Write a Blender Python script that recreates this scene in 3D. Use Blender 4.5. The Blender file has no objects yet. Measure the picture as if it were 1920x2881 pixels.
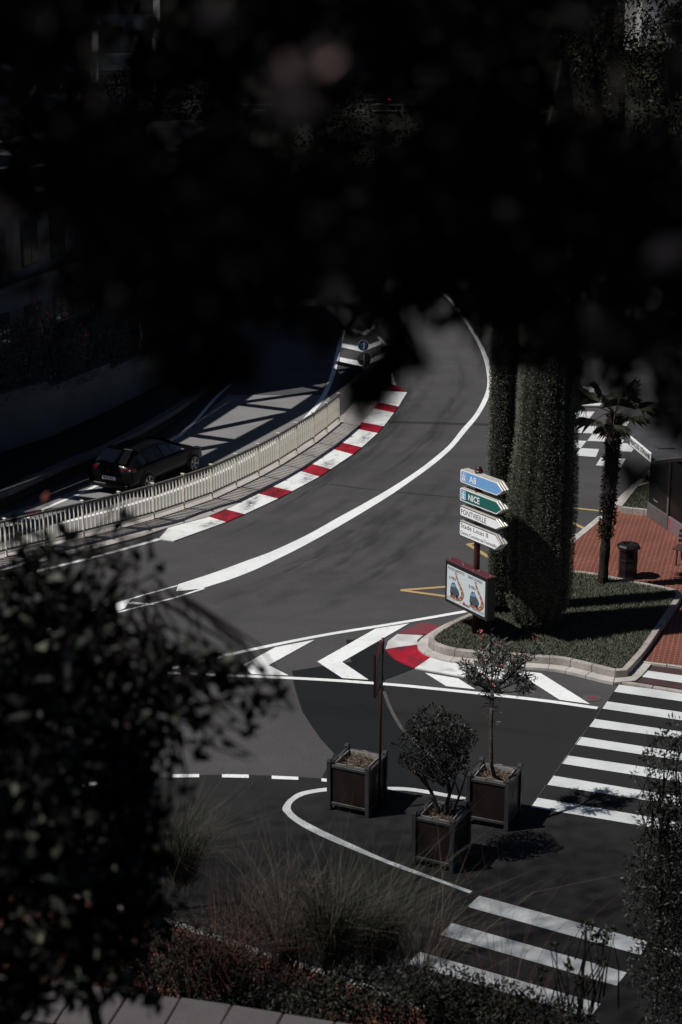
import bpy, bmesh, math, random
import numpy as np
from mathutils import Vector, Matrix

# ------------------------------------------------------------------ camera, world, sun, exposure
scene = bpy.context.scene
col = scene.collection
F_PX, PITCH, CAM_H = 4800.0, math.atan(0.3), 15.0
CP, SP = math.cos(PITCH), math.sin(PITCH)

cam_d = bpy.data.cameras.new('camera'); cam = bpy.data.objects.new('camera', cam_d); col.objects.link(cam)
cam.location = (0, 0, CAM_H); cam.rotation_euler = (math.pi/2 - PITCH, 0, 0)
cam_d.sensor_fit = 'VERTICAL'; cam_d.sensor_height = 36.0; cam_d.sensor_width = 24.0
cam_d.lens = 36.0*F_PX/2881.0
cam_d.clip_start = 0.05; cam_d.clip_end = 2000
cam_d.dof.use_dof = True; cam_d.dof.focus_distance = 41.0; cam_d.dof.aperture_fstop = 2.5; cam_d.dof.aperture_blades = 0
scene.camera = cam

SUN_EL = math.radians(55.0)
SUN_TRAVEL = Vector((0.97, 0.243, 0)).normalized()        # direction in which shadows fall on the ground
world = bpy.data.worlds.new('World'); scene.world = world; world.use_nodes = True
wn = world.node_tree.nodes; wl = world.node_tree.links
bg = wn['Background']; sky = wn.new('ShaderNodeTexSky'); sky.sky_type = 'NISHITA'; sky.sun_disc = False
sky.sun_elevation = SUN_EL; sky.air_density = 0.45; sky.dust_density = 0.3; sky.ozone_density = 1.0
sky.sun_rotation = math.atan2(-SUN_TRAVEL.x, -SUN_TRAVEL.y)
wl.new(sky.outputs[0], bg.inputs[0]); bg.inputs[1].default_value = 0.05
sun_d = bpy.data.lights.new('sun', 'SUN'); sun = bpy.data.objects.new('sun', sun_d); col.objects.link(sun)
sun_d.energy = 5.0; sun_d.angle = math.radians(0.53); sun_d.color = (1.0, 0.965, 0.92)
LDIR = Vector((SUN_TRAVEL.x*math.cos(SUN_EL), SUN_TRAVEL.y*math.cos(SUN_EL), -math.sin(SUN_EL)))
sun.rotation_euler = LDIR.to_track_quat('-Z', 'Y').to_euler()
sun.location = (-30, -10, 60)
vs = scene.view_settings
vs.view_transform = 'Standard'; vs.look = 'None'; vs.exposure = -0.22; vs.gamma = 1.0; vs.use_curve_mapping = False

R = random.Random(7)
NR = np.random.default_rng(11)

# ------------------------------------------------------------------ surveying helpers (a sight line meets a level plane)
def gp(x, y, z=0.0):
    a = (x-960)/F_PX; b = -(y-1440)/F_PX
    r = Vector((a, CP+b*SP, -SP+b*CP)); t = (CAM_H-z)/-r.z
    return Vector((r.x*t, r.y*t, z))
def dp(x, y, d):
    a = (x-960)/F_PX; b = -(y-1440)/F_PX
    r = Vector((a, CP+b*SP, -SP+b*CP))
    return Vector((0, 0, CAM_H)) + r*d
def hz(base, py):
    yc = (1440-py)/F_PX
    return CAM_H + base.y*(yc*CP-SP)/(CP+yc*SP)

# ------------------------------------------------------------------ materials
MATS = {}
def mat(name, colr, rough=0.6, metal=0.0, spec=0.4, noise=None, bump=None, coat=0.0, alpha=None, island=None, emit=None):
    """noise=(scale, colour2, contrast lo, hi); bump=(scale, strength, distance); island=colour2 random per leaf"""
    m = bpy.data.materials.new(name); m.use_nodes = True
    n = m.node_tree.nodes; l = m.node_tree.links; b = n['Principled BSDF']
    c = (*colr, 1)
    b.inputs['Base Color'].default_value = c; b.inputs['Roughness'].default_value = rough
    b.inputs['Metallic'].default_value = metal; b.inputs['Specular IOR Level'].default_value = spec
    if coat: b.inputs['Coat Weight'].default_value = coat; b.inputs['Coat Roughness'].default_value = 0.04
    if emit: b.inputs['Emission Color'].default_value = (*emit[0], 1); b.inputs['Emission Strength'].default_value = emit[1]
    src = None
    tc = None
    if noise or bump:
        tc = n.new('ShaderNodeTexCoord')
    if noise:
        for i in range(0, len(noise), 4):
            sc, c2, lo, hi = noise[i:i+4]
            t = n.new('ShaderNodeTexNoise'); t.inputs['Scale'].default_value = sc; t.inputs['Detail'].default_value = 5
            l.new(tc.outputs['Object'], t.inputs['Vector'])
            mr = n.new('ShaderNodeMapRange'); mr.inputs[1].default_value = lo; mr.inputs[2].default_value = hi
            l.new(t.outputs[0], mr.inputs[0])
            mx = n.new('ShaderNodeMix'); mx.data_type = 'RGBA'
            l.new(mr.outputs[0], mx.inputs[0])
            if src: l.new(src, mx.inputs[6])
            else: mx.inputs[6].default_value = c
            mx.inputs[7].default_value = (*c2, 1); src = mx.outputs[2]
    if island:
        g = n.new('ShaderNodeNewGeometry'); mx = n.new('ShaderNodeMix'); mx.data_type = 'RGBA'
        pw = n.new('ShaderNodeMath'); pw.operation = 'POWER'; pw.inputs[1].default_value = 2.0
        l.new(g.outputs['Random Per Island'], pw.inputs[0]); l.new(pw.outputs[0], mx.inputs[0])
        if src: l.new(src, mx.inputs[6])
        else: mx.inputs[6].default_value = c
        mx.inputs[7].default_value = (*island, 1); src = mx.outputs[2]
    if src: l.new(src, b.inputs['Base Color'])
    if bump:
        t = n.new('ShaderNodeTexNoise'); t.inputs['Scale'].default_value = bump[0]; t.inputs['Detail'].default_value = 4
        l.new(tc.outputs['Object'], t.inputs['Vector'])
        bm_ = n.new('ShaderNodeBump'); bm_.inputs['Strength'].default_value = bump[1]; bm_.inputs['Distance'].default_value = bump[2]
        l.new(t.outputs[0], bm_.inputs['Height']); l.new(bm_.outputs[0], b.inputs['Normal'])
    MATS[name] = m
    return m

asphalt = mat('asphalt', (0.071, 0.0692, 0.0732), 0.85, spec=0.25, noise=(0.22, (0.058, 0.0565, 0.060), .35, .65, 1.6, (0.078, 0.074, 0.074), .5, .75, 24, (0.034, 0.033, 0.034), .46, .72, 55, (0.14, 0.135, 0.135), .58, .8), bump=(110, .5, .01))
def streaks(m, rot, c2, amt):
    n = m.node_tree.nodes; l = m.node_tree.links; b = n['Principled BSDF']; src = b.inputs['Base Color'].links[0].from_socket
    tc = n.new('ShaderNodeTexCoord'); mp = n.new('ShaderNodeMapping'); mp.inputs['Rotation'].default_value = (0, 0, rot); mp.inputs['Scale'].default_value = (.16, .55, 1)
    l.new(tc.outputs['Object'], mp.inputs['Vector']); t = n.new('ShaderNodeTexNoise'); t.inputs['Scale'].default_value = 1.0; t.inputs['Detail'].default_value = 6; t.inputs['Distortion'].default_value = .6; l.new(mp.outputs[0], t.inputs['Vector'])
    mr = n.new('ShaderNodeMapRange'); mr.inputs[1].default_value = .45; mr.inputs[2].default_value = .75; mr.inputs[4].default_value = amt; l.new(t.outputs[0], mr.inputs[0])
    mx = n.new('ShaderNodeMix'); mx.data_type = 'RGBA'; l.new(mr.outputs[0], mx.inputs[0]); l.new(src, mx.inputs[6]); mx.inputs[7].default_value = (*c2, 1); l.new(mx.outputs[2], b.inputs['Base Color'])
streaks(asphalt, math.radians(-52), (0.040, 0.040, 0.043), .45); streaks(asphalt, math.radians(-70), (0.09, 0.086, 0.086), .35)
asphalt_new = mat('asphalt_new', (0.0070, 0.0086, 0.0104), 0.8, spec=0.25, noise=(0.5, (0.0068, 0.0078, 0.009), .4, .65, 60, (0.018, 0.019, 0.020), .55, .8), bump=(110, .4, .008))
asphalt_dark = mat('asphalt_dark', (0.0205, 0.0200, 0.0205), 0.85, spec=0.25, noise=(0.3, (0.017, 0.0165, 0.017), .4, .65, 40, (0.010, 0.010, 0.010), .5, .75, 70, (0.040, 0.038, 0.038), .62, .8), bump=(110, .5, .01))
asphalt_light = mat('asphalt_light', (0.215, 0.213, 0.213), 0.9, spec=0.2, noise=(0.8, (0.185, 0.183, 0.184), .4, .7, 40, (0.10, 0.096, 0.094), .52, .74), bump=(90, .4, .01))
seam_m = mat('seam_grey', (0.075, 0.071, 0.068), 0.9, noise=(3, (0.05, 0.047, 0.046), .4, .7))
seam_d = mat('seam_dark', (0.021, 0.022, 0.024), 0.8, noise=(4, (0.034, 0.033, 0.034), .45, .7))
white_p = mat('white_paint', (0.78, 0.80, 0.80), 0.7, spec=0.3, noise=(0.8, (0.66, 0.68, 0.675), .42, .7, 9, (0.56, 0.57, 0.57), .55, .75, 55, (0.36, 0.36, 0.36), .60, .74), bump=(80, .25, .006))
white_w = mat('worn_white_paint', (0.60, 0.63, 0.635), 0.75, spec=0.3, noise=(1.5, (0.50, 0.52, 0.52), .42, .7, 55, (0.16, 0.16, 0.16), .58, .72), bump=(80, .3, .006))
yellow_p = mat('yellow_paint', (0.42, 0.30, 0.14), 0.8, spec=0.2, noise=(30, (0.3, 0.21, 0.1), .5, .75))
red_p = mat('red_paint', (0.34, 0.004, 0.019), 0.55, spec=0.4, noise=(1.6, (0.13, 0.005, 0.014), .40, .64, 8, (0.40, 0.008, 0.026), .55, .8), bump=(60, .2, .005))
red_i = mat('worn_red_paint', (0.33, 0.006, 0.022), 0.6, spec=0.3, noise=(1.8, (0.12, 0.022, 0.03), .44, .66, 5, (0.40, 0.02, 0.04), .55, .75, 30, (0.09, 0.04, 0.045), .58, .74))
red_w = mat('faded_red_paint', (0.20, 0.028, 0.045), 0.75, noise=(2.5, (0.11, 0.05, 0.055), .4, .65, 40, (0.07, 0.05, 0.05), .5, .8))
white_k = mat('kerb_white_paint', (0.74, 0.76, 0.75), 0.6, spec=0.35, noise=(0.9, (0.60, 0.62, 0.61), .42, .7, 2.2, (0.34, 0.35, 0.35), .56, .74), bump=(50, .2, .006))
white_g = mat('dirty_white_paint', (0.42, 0.41, 0.41), 0.75, noise=(2, (0.62, 0.63, 0.62), .4, .65, 40, (0.2, 0.19, 0.19), .56, .8))
concrete = mat('pale_concrete', (0.43, 0.40, 0.375), 0.85, spec=0.2, noise=(1.3, (0.36, 0.33, 0.30), .42, .68, 25, (0.26, 0.23, 0.21), .56, .8), bump=(30, .3, .01))
kerb_stone = mat('kerb_stone', (0.38, 0.35, 0.32), 0.85, spec=0.25, noise=(2.0, (0.27, 0.245, 0.225), .4, .66, 16, (0.17, 0.15, 0.135), .56, .76), bump=(25, .4, .012))
kerb_light = mat('kerb_light', (0.47, 0.45, 0.42), 0.85, spec=0.25, noise=(2.0, (0.36, 0.34, 0.32), .4, .66, 20, (0.24, 0.22, 0.2), .6, .8), bump=(25, .3, .01))
cream = mat('cream_paint', (0.66, 0.625, 0.54), 0.5, spec=0.4, noise=(4, (0.56, 0.52, 0.43), .45, .7, 30, (0.30, 0.23, 0.16), .68, .8))
rail_m = mat('rail_grey', (0.105, 0.098, 0.088), 0.5, spec=0.4, noise=(6, (0.075, 0.07, 0.06), .45, .7))
frame_g = mat('planter_frame', (0.050, 0.051, 0.055), 0.5, spec=0.4, noise=(5, (0.040, 0.041, 0.044), .45, .7))
panel_m = mat('planter_panel', (0.022, 0.0115, 0.011), 0.55, spec=0.3, noise=(3, (0.016, 0.009, 0.009), .4, .7))
liner_m = mat('planter_liner', (0.28, 0.265, 0.245), 0.7, noise=(8, (0.15, 0.13, 0.11), .45, .7))
soil_m = mat('soil', (0.17, 0.125, 0.10), 0.95, spec=0.1, noise=(14, (0.06, 0.042, 0.034), .42, .62, 50, (0.34, 0.27, 0.22), .58, .78), bump=(45, .9, .03))
maroon = mat('maroon_steel', (0.060, 0.013, 0.013), 0.42, spec=0.45, noise=(7, (0.04, 0.011, 0.011), .45, .7))
maroon_top = mat('maroon_lid', (0.10, 0.026, 0.034), 0.5)
black_m = mat('black_casing', (0.010, 0.009, 0.009), 0.4, spec=0.4)
bin_m = mat('bin_enamel', (0.013, 0.009, 0.010), 0.25, spec=0.5)
alu = mat('sign_edge_metal', (0.52, 0.50, 0.46), 0.42, metal=0.35, noise=(12, (0.40, 0.38, 0.34), .45, .7))
sign_white = mat('sign_white', (0.86, 0.88, 0.89), 0.45)
sign_blue = mat('sign_blue', (0.165, 0.36, 0.66), 0.45)
sign_green = mat('sign_green', (0.014, 0.115, 0.10), 0.45)
ink = mat('sign_black', (0.012, 0.012, 0.013), 0.5)
screen_m = mat('display_panel', (0.55, 0.61, 0.64), 0.5)
brown_road = mat('display_brown', (0.26, 0.115, 0.055), 0.5)
car_draw = mat('display_car', (0.055, 0.075, 0.095), 0.5)
car_glass_draw = mat('display_car_window', (0.17, 0.31, 0.42), 0.5)
red_ink = mat('red_lettering', (0.5, 0.02, 0.025), 0.5)
grey_ink = mat('grey_lettering', (0.20, 0.22, 0.23), 0.5)
sign_grey = mat('sign_back_grey', (0.085, 0.082, 0.078), 0.6)
disc_blue = mat('round_sign_blue', (0.018, 0.085, 0.24), 0.45)
post_metal = mat('galvanised_post', (0.20, 0.19, 0.18), 0.5, metal=0.3, noise=(9, (0.1, 0.09, 0.08), .5, .75))
car_paint = mat('black_car_paint', (0.004, 0.004, 0.0045), 0.3, spec=0.12, coat=0.08)
car_glass = mat('car_glass', (0.006, 0.007, 0.008), 0.04, spec=0.8, coat=0.5)
tyre_m = mat('tyre_rubber', (0.010, 0.010, 0.010), 0.8)
rim_m = mat('alloy_rim', (0.24, 0.24, 0.245), 0.3, metal=0.7)
dark_plastic = mat('dark_plastic', (0.008, 0.008, 0.008), 0.55)
red_lens = mat('red_lens', (0.07, 0.002, 0.004), 0.15, spec=0.6, coat=0.6)
chrome = mat('chrome', (0.55, 0.55, 0.56), 0.12, metal=1.0)
bark = mat('bark', (0.10, 0.082, 0.067), 0.9, spec=0.15, noise=(9, (0.045, 0.037, 0.031), .42, .66), bump=(18, .8, .03))
bark_dark = mat('dark_bark', (0.018, 0.015, 0.013), 0.9, spec=0.1, noise=(9, (0.010, 0.009, 0.008), .42, .66))
palm_bark = mat('palm_bark', (0.034, 0.028, 0.023), 0.95, spec=0.1, noise=(12, (0.014, 0.012, 0.010), .42, .62))
leaf_dark = mat('leaf_dark', (0.010, 0.011, 0.008), 0.55, spec=0.15, island=(0.038, 0.041, 0.029))
leaf_shrub = mat('leaf_shrub', (0.014, 0.017, 0.012), 0.45, spec=0.35, island=(0.055, 0.06, 0.045))
leaf_ole = mat('leaf_oleander', (0.045, 0.050, 0.042), 0.5, spec=0.3, island=(0.12, 0.125, 0.105))
leaf_hedge = mat('leaf_hedge', (0.035, 0.040, 0.034), 0.45, spec=0.4, island=(0.10, 0.105, 0.09))
leaf_cyp = mat('leaf_cypress', (0.07, 0.078, 0.056), 0.8, spec=0.1, island=(0.25, 0.262, 0.195))
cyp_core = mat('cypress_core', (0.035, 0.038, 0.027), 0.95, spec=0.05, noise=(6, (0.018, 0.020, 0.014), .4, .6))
leaf_palm = mat('leaf_palm', (0.036, 0.040, 0.024), 0.5, spec=0.3, island=(0.09, 0.09, 0.055))
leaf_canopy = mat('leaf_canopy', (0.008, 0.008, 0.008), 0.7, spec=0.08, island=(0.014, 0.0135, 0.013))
leaf_dry = mat('leaf_dry', (0.40, 0.27, 0.225), 0.7, spec=0.1, island=(0.50, 0.36, 0.31))
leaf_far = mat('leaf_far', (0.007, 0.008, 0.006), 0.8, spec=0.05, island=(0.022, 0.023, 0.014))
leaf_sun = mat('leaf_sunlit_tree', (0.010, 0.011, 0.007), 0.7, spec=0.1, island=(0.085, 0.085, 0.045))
MATS['leaf_sunlit_tree'].node_tree.nodes['Math'].inputs[1].default_value = 4.0  # sparse pale leaves put the sunlit clumps into the colour
leaf_left = mat('leaf_broad', (0.005, 0.006, 0.005), 0.5, spec=0.15, island=(0.12, 0.13, 0.095))
MATS['leaf_broad'].node_tree.nodes['Math'].inputs[1].default_value = 6.0  # near-black with few pale leaves: highlights put into the leaf colour
leaf_rust = mat('leaf_rust', (0.13, 0.028, 0.018), 0.6, spec=0.1, island=(0.18, 0.05, 0.03))
grass_m = mat('lawn_grass', (0.07, 0.078, 0.055), 0.8, spec=0.1, island=(0.20, 0.21, 0.155))
lawn_soil = mat('lawn_ground', (0.024, 0.027, 0.017), 0.95, spec=0.05, noise=(8, (0.035, 0.04, 0.026), .4, .7))
wild_grass = mat('wild_grass', (0.034, 0.036, 0.026), 0.8, spec=0.1, island=(0.09, 0.086, 0.062))
twig_m = mat('dry_twig', (0.060, 0.048, 0.040), 0.9, spec=0.1, island=(0.125, 0.10, 0.085))
twig_r = mat('red_twig', (0.060, 0.030, 0.026), 0.9, spec=0.1, island=(0.10, 0.05, 0.04))
flower_p = mat('pink_flower', (0.75, 0.03, 0.24), 0.6, island=(0.85, 0.12, 0.36))
flower_r = mat('coral_flower', (0.55, 0.06, 0.075), 0.6, island=(0.72, 0.20, 0.22))
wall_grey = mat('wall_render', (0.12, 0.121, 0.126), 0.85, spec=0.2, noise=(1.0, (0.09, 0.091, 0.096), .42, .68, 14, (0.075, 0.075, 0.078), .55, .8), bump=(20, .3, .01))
rough_stone = mat('rough_stone', (0.06, 0.055, 0.05), 0.9, spec=0.15, noise=(3, (0.03, 0.028, 0.026), .4, .65), bump=(9, .9, .05))
stone_cope = mat('granite_coping', (0.085, 0.076, 0.078), 0.85, spec=0.2, noise=(5, (0.075, 0.067, 0.07), .42, .66, 40, (0.04, 0.036, 0.038), .58, .8), bump=(30, .4, .01))
bld_white = mat('building_render', (0.15, 0.145, 0.14), 0.8, noise=(1.2, (0.11, 0.105, 0.1), .42, .7))
bld_dark = mat('building_dark_frame', (0.030, 0.030, 0.032), 0.6)
bld_pane = mat('building_pane', (0.02, 0.024, 0.03), 0.06, spec=0.7)
bld_trim = mat('white_slab', (0.55, 0.545, 0.535), 0.75, noise=(2, (0.44, 0.435, 0.43), .42, .7))
truss_m = mat('truss_steel', (0.018, 0.018, 0.019), 0.6, noise=(3, (0.012, 0.012, 0.013), .45, .7))
hill_m = mat('hill_soil', (0.016, 0.016, 0.013), 0.95, spec=0.05, noise=(0.3, (0.010, 0.010, 0.008), .4, .65))
tactile = mat('maroon_footway', (0.060, 0.030, 0.030), 0.85, noise=(2, (0.045, 0.024, 0.024), .4, .7, 50, (0.03, 0.018, 0.018), .55, .8))
shelter_m = mat('shelter_metal', (0.10, 0.092, 0.092), 0.45, spec=0.4, noise=(4, (0.075, 0.07, 0.07), .45, .7))
roof_m = mat('shelter_roof', (0.06, 0.062, 0.065), 0.6, spec=0.2, noise=(3, (0.045, 0.046, 0.05), .45, .7))
poster_m = mat('poster_dark', (0.008, 0.007, 0.007), 0.3, spec=0.2)
poster_p = mat('poster_mauve', (0.17, 0.12, 0.14), 0.5)
wood_m = mat('bench_wood', (0.05, 0.02, 0.014), 0.55, noise=(6, (0.03, 0.013, 0.01), .45, .7))

def brick_mat(name, c1, c2, mortar, rot, bw, bh, msz):
    m = bpy.data.materials.new(name); m.use_nodes = True
    n = m.node_tree.nodes; l = m.node_tree.links; b = n['Principled BSDF']
    tc = n.new('ShaderNodeTexCoord'); mp = n.new('ShaderNodeMapping'); mp.inputs['Rotation'].default_value = (0, 0, rot)
    l.new(tc.outputs['Object'], mp.inputs['Vector'])
    # pale short joints: a thin column line broken by red mortar of the rows
    br = n.new('ShaderNodeTexBrick'); br.offset = 0.0; br.inputs['Scale'].default_value = 1.0
    br.inputs['Color1'].default_value = (*c1, 1); br.inputs['Color2'].default_value = (*c2, 1); br.inputs['Mortar'].default_value = (*mortar, 1)
    br.inputs['Mortar Size'].default_value = msz; br.inputs['Mortar Smooth'].default_value = 0.2
    br.inputs['Brick Width'].default_value = bw; br.inputs['Row Height'].default_value = bh*100
    rows = n.new('ShaderNodeTexBrick'); rows.offset = 0.0; rows.inputs['Scale'].default_value = 1.0
    rows.inputs['Brick Width'].default_value = 500; rows.inputs['Row Height'].default_value = bh
    rows.inputs['Mortar Size'].default_value = bh*0.22; rows.inputs['Mortar Smooth'].default_value = 0.1
    l.new(mp.outputs[0], br.inputs['Vector']); l.new(mp.outputs[0], rows.inputs['Vector'])
    ns = n.new('ShaderNodeTexNoise'); ns.inputs['Scale'].default_value = 0.9; ns.inputs['Detail'].default_value = 5; l.new(tc.outputs['Object'], ns.inputs['Vector'])
    mr = n.new('ShaderNodeMapRange'); mr.inputs[1].default_value = .4; mr.inputs[2].default_value = .7; mr.inputs[3].default_value = 0.75; mr.inputs[4].default_value = 1.1; l.new(ns.outputs[0], mr.inputs[0])
    sc = n.new('ShaderNodeMix'); sc.data_type = 'RGBA'; sc.blend_type = 'MULTIPLY'; sc.inputs[0].default_value = 1.0
    l.new(br.outputs['Color'], sc.inputs[6]); l.new(mr.outputs[0], sc.inputs[7])
    mx = n.new('ShaderNodeMix'); mx.data_type = 'RGBA'; l.new(rows.outputs['Fac'], mx.inputs[0])
    l.new(sc.outputs[2], mx.inputs[6]); mx.inputs[7].default_value = (c1[0]*.5, c1[1]*.52, c1[2]*.55, 1)
    l.new(mx.outputs[2], b.inputs['Base Color']); b.inputs['Roughness'].default_value = 0.85; b.inputs['Specular IOR Level'].default_value = 0.2
    bp = n.new('ShaderNodeBump'); bp.inputs['Strength'].default_value = .3; bp.inputs['Distance'].default_value = .01; bp.invert = True
    l.new(rows.outputs['Fac'], bp.inputs['Height']); l.new(bp.outputs[0], b.inputs['Normal'])
    return m
red_tiles = brick_mat('red_clay_paving', (0.235, 0.082, 0.056), (0.195, 0.068, 0.047), (0.31, 0.18, 0.14), math.radians(15), 0.125, 0.115, 0.013)

# ------------------------------------------------------------------ mesh helpers
class MB:
    def __init__(self): self.v = []; self.f = []
    def poly(self, pts):
        i = len(self.v); self.v += [tuple(p) for p in pts]; self.f.append(tuple(range(i, i+len(pts))))
    def hexa(self, bot, top):
        """bot, top: matching rings of points (ccw from above)"""
        n = len(bot); i = len(self.v); self.v += [tuple(p) for p in bot]+[tuple(p) for p in top]
        self.f.append(tuple(i+k for k in reversed(range(n)))); self.f.append(tuple(i+n+k for k in range(n)))
        for k in range(n):
            k2 = (k+1) % n; self.f.append((i+k, i+k2, i+n+k2, i+n+k))
    def box(self, c, sx, sy, sz, ux=None, uy=None, uz=None):
        c = Vector(c); ux = (Vector(ux) if ux is not None else Vector((1, 0, 0))).normalized()
        uz = (Vector(uz) if uz is not None else Vector((0, 0, 1))).normalized()
        uy = Vector(uy).normalized() if uy is not None else uz.cross(ux).normalized()
        a, b, d = ux*sx/2, uy*sy/2, uz*sz/2
        self.hexa([c-a-b-d, c+a-b-d, c+a+b-d, c-a+b-d], [c-a-b+d, c+a-b+d, c+a+b+d, c-a+b+d])
    def bar(self, p, q, w, h, up=(0, 0, 1)):
        p = Vector(p); q = Vector(q); x = (q-p); L = x.length; x.normalize(); up = Vector(up)
        y = up.cross(x)
        if y.length < 1e-5: y = Vector((0, 1, 0)).cross(x)
        y.normalize(); z = x.cross(y)
        self.box((p+q)/2, L, w, h, x, y, z)
    def tube(self, pts, rad, n=8, cap=True):
        pts = [Vector(p) for p in pts]; rings = []
        if not hasattr(rad, '__len__'): rad = [rad]*len(pts)
        for k, p in enumerate(pts):
            t = (pts[min(k+1, len(pts)-1)]-pts[max(k-1, 0)]).normalized()
            a = t.cross(Vector((0.123, 0.97, 0.2))); a.normalize(); b = t.cross(a)
            i = len(self.v); rings.append(i)
            for j in range(n):
                th = 2*math.pi*j/n; self.v.append(tuple(p+(a*math.cos(th)+b*math.sin(th))*rad[k]))
        for k in range(len(pts)-1):
            for j in range(n):
                j2 = (j+1) % n; self.f.append((rings[k]+j, rings[k]+j2, rings[k+1]+j2, rings[k+1]+j))
        if cap:
            self.f.append(tuple(rings[0]+j for j in reversed(range(n)))); self.f.append(tuple(rings[-1]+j for j in range(n)))
    def lathe(self, c, prof, n=16, rot=0.0):
        """prof: (radius, height) list about vertical axis"""
        c = Vector(c); rings = []
        for r, h in prof:
            i = len(self.v); rings.append(i)
            for j in range(n):
                th = 2*math.pi*j/n+rot; self.v.append((c.x+r*math.cos(th), c.y+r*math.sin(th), c.z+h))
        for k in range(len(prof)-1):
            for j in range(n):
                j2 = (j+1) % n; self.f.append((rings[k]+j, rings[k]+j2, rings[k+1]+j2, rings[k+1]+j))
        self.f.append(tuple(rings[0]+j for j in reversed(range(n)))); self.f.append(tuple(rings[-1]+j for j in range(n)))
    def build(self, name, m, parent=None, smooth=False, bevel=0.0, tri=False):
        me = bpy.data.meshes.new(name); me.from_pydata(self.v, [], self.f); me.update()
        if tri or bevel:
            bm = bmesh.new(); bm.from_mesh(me)
            if bevel:
                bmesh.ops.remove_doubles(bm, verts=bm.verts, dist=1e-5)
                bmesh.ops.bevel(bm, geom=bm.edges[:], offset=bevel, segments=1, affect='EDGES', profile=0.5)
            if tri: bmesh.ops.triangulate(bm, faces=[f for f in bm.faces if len(f.verts) > 4])
            bm.normal_update(); bm.to_mesh(me); bm.free()
        return link(name, me, m, parent, smooth)
def link(name, me, m, parent=None, smooth=False):
    if m is not None: me.materials.clear(); me.materials.append(m)
    if smooth: me.polygons.foreach_set('use_smooth', [True]*len(me.polygons))
    o = bpy.data.objects.new(name, me); col.objects.link(o)
    if parent is not None: o.parent = parent
    return o
def tag(o, label=None, cat=None, group=None, kind=None):
    if label: o['label'] = label
    if cat: o['category'] = cat
    if group: o['group'] = group
    if kind: o['kind'] = kind
    return o
def thing(name, label, cat, loc=(0, 0, 0), rz=0.0, group=None):
    o = bpy.data.objects.new(name, None); col.objects.link(o); o.location = loc; o.rotation_euler = (0, 0, rz)
    o.empty_display_size = 0.2
    return tag(o, label, cat, group)
def keep(o, parent):
    """parent a world-space mesh to a thing whose Empty stands elsewhere"""
    loc = parent.location; rz = parent.rotation_euler.z
    mw = Matrix.Translation(loc) @ Matrix.Rotation(rz, 4, 'Z')
    o.data.transform(mw.inverted()); o.parent = parent
    return o
def prism(name, m, pts, z0, z1, parent=None, kind=None, tri=True):
    """slab with the outline pts (Vectors, any winding) between z0 and z1"""
    P = [Vector((p[0], p[1], 0)) for p in pts]
    area = sum(P[i].x*P[(i+1) % len(P)].y-P[(i+1) % len(P)].x*P[i].y for i in range(len(P)))
    if area < 0: P.reverse()
    b = MB(); b.hexa([(p.x, p.y, z0) for p in P], [(p.x, p.y, z1) for p in P])
    o = b.build(name, m, parent, tri=tri)
    return tag(o, kind=kind)
def sheet(name, m, pts, z, parent=None):
    P = [Vector((p[0], p[1], z)) for p in pts]
    area = sum(P[i].x*P[(i+1) % len(P)].y-P[(i+1) % len(P)].x*P[i].y for i in range(len(P)))
    if area < 0: P.reverse()
    b = MB(); b.poly(P); return b.build(name, m, parent, tri=True)
def ribbon(name, m, pts, w, z, parent=None):
    """line of width w metres along ground points"""
    L, Rr = offset(pts, w/2), offset(pts, -w/2)
    b = MB()
    for i in range(len(pts)-1): b.poly([(Rr[i].x, Rr[i].y, z), (Rr[i+1].x, Rr[i+1].y, z), (L[i+1].x, L[i+1].y, z), (L[i].x, L[i].y, z)])
    return b.build(name, m, parent)
def offset(pts, d, closed=False):
    n = len(pts); out = []
    for i in range(n):
        a = pts[(i-1) % n] if (closed or i > 0) else pts[i]; c = pts[(i+1) % n] if (closed or i < n-1) else pts[i]
        t = Vector((c.x-a.x, c.y-a.y, 0)); t.normalize() if t.length else None
        nn = Vector((-t.y, t.x, 0)); out.append(Vector((pts[i].x+nn.x*d, pts[i].y+nn.y*d, pts[i].z)))
    return out
def resample(pts, n):
    pts = [Vector(p) for p in pts]; cum = [0]
    for a, b in zip(pts, pts[1:]): cum.append(cum[-1]+(b-a).length)
    out = []; k = 0
    for i in range(n):
        s = cum[-1]*i/(n-1)
        while k < len(pts)-2 and cum[k+1] < s: k += 1
        t = (s-cum[k])/max(1e-9, cum[k+1]-cum[k]); out.append(pts[k].lerp(pts[k+1], min(1, t)))
    return out
def smooth_line(pts, n):
    """Catmull-Rom through pts"""
    pts = [Vector(p) for p in pts]; ext = [pts[0]*2-pts[1]]+pts+[pts[-1]*2-pts[-2]]; out = []
    for i in range(1, len(ext)-2):
        p0, p1, p2, p3 = ext[i-1:i+3]
        for k in range(8):
            t = k/8; out.append(0.5*((2*p1)+(p2-p0)*t+(2*p0-5*p1+4*p2-p3)*t*t+(3*p1-p0-3*p2+p3)*t**3))
    out.append(pts[-1]); return resample(out, n)
def length(pts): return sum((b-a).length for a, b in zip(pts, pts[1:]))
def np_mesh(name, V, T, m, parent=None, smooth=False):
    me = bpy.data.meshes.new(name); nv = len(V); nt = len(T)
    me.vertices.add(nv); me.vertices.foreach_set('co', np.asarray(V, np.float32).ravel())
    me.loops.add(nt*3); me.loops.foreach_set('vertex_index', np.asarray(T, np.int32).ravel())
    me.polygons.add(nt); me.polygons.foreach_set('loop_start', np.arange(0, nt*3, 3, dtype=np.int32))
    me.update(calc_edges=True); me.validate()
    return link(name, me, m, parent, smooth)
def unit(a): return a/np.maximum(1e-9, np.linalg.norm(a, axis=1, keepdims=True))
def rand_dirs(n, bias=(0, 0, 0)): return unit(NR.normal(size=(n, 3))+np.array(bias))
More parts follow.
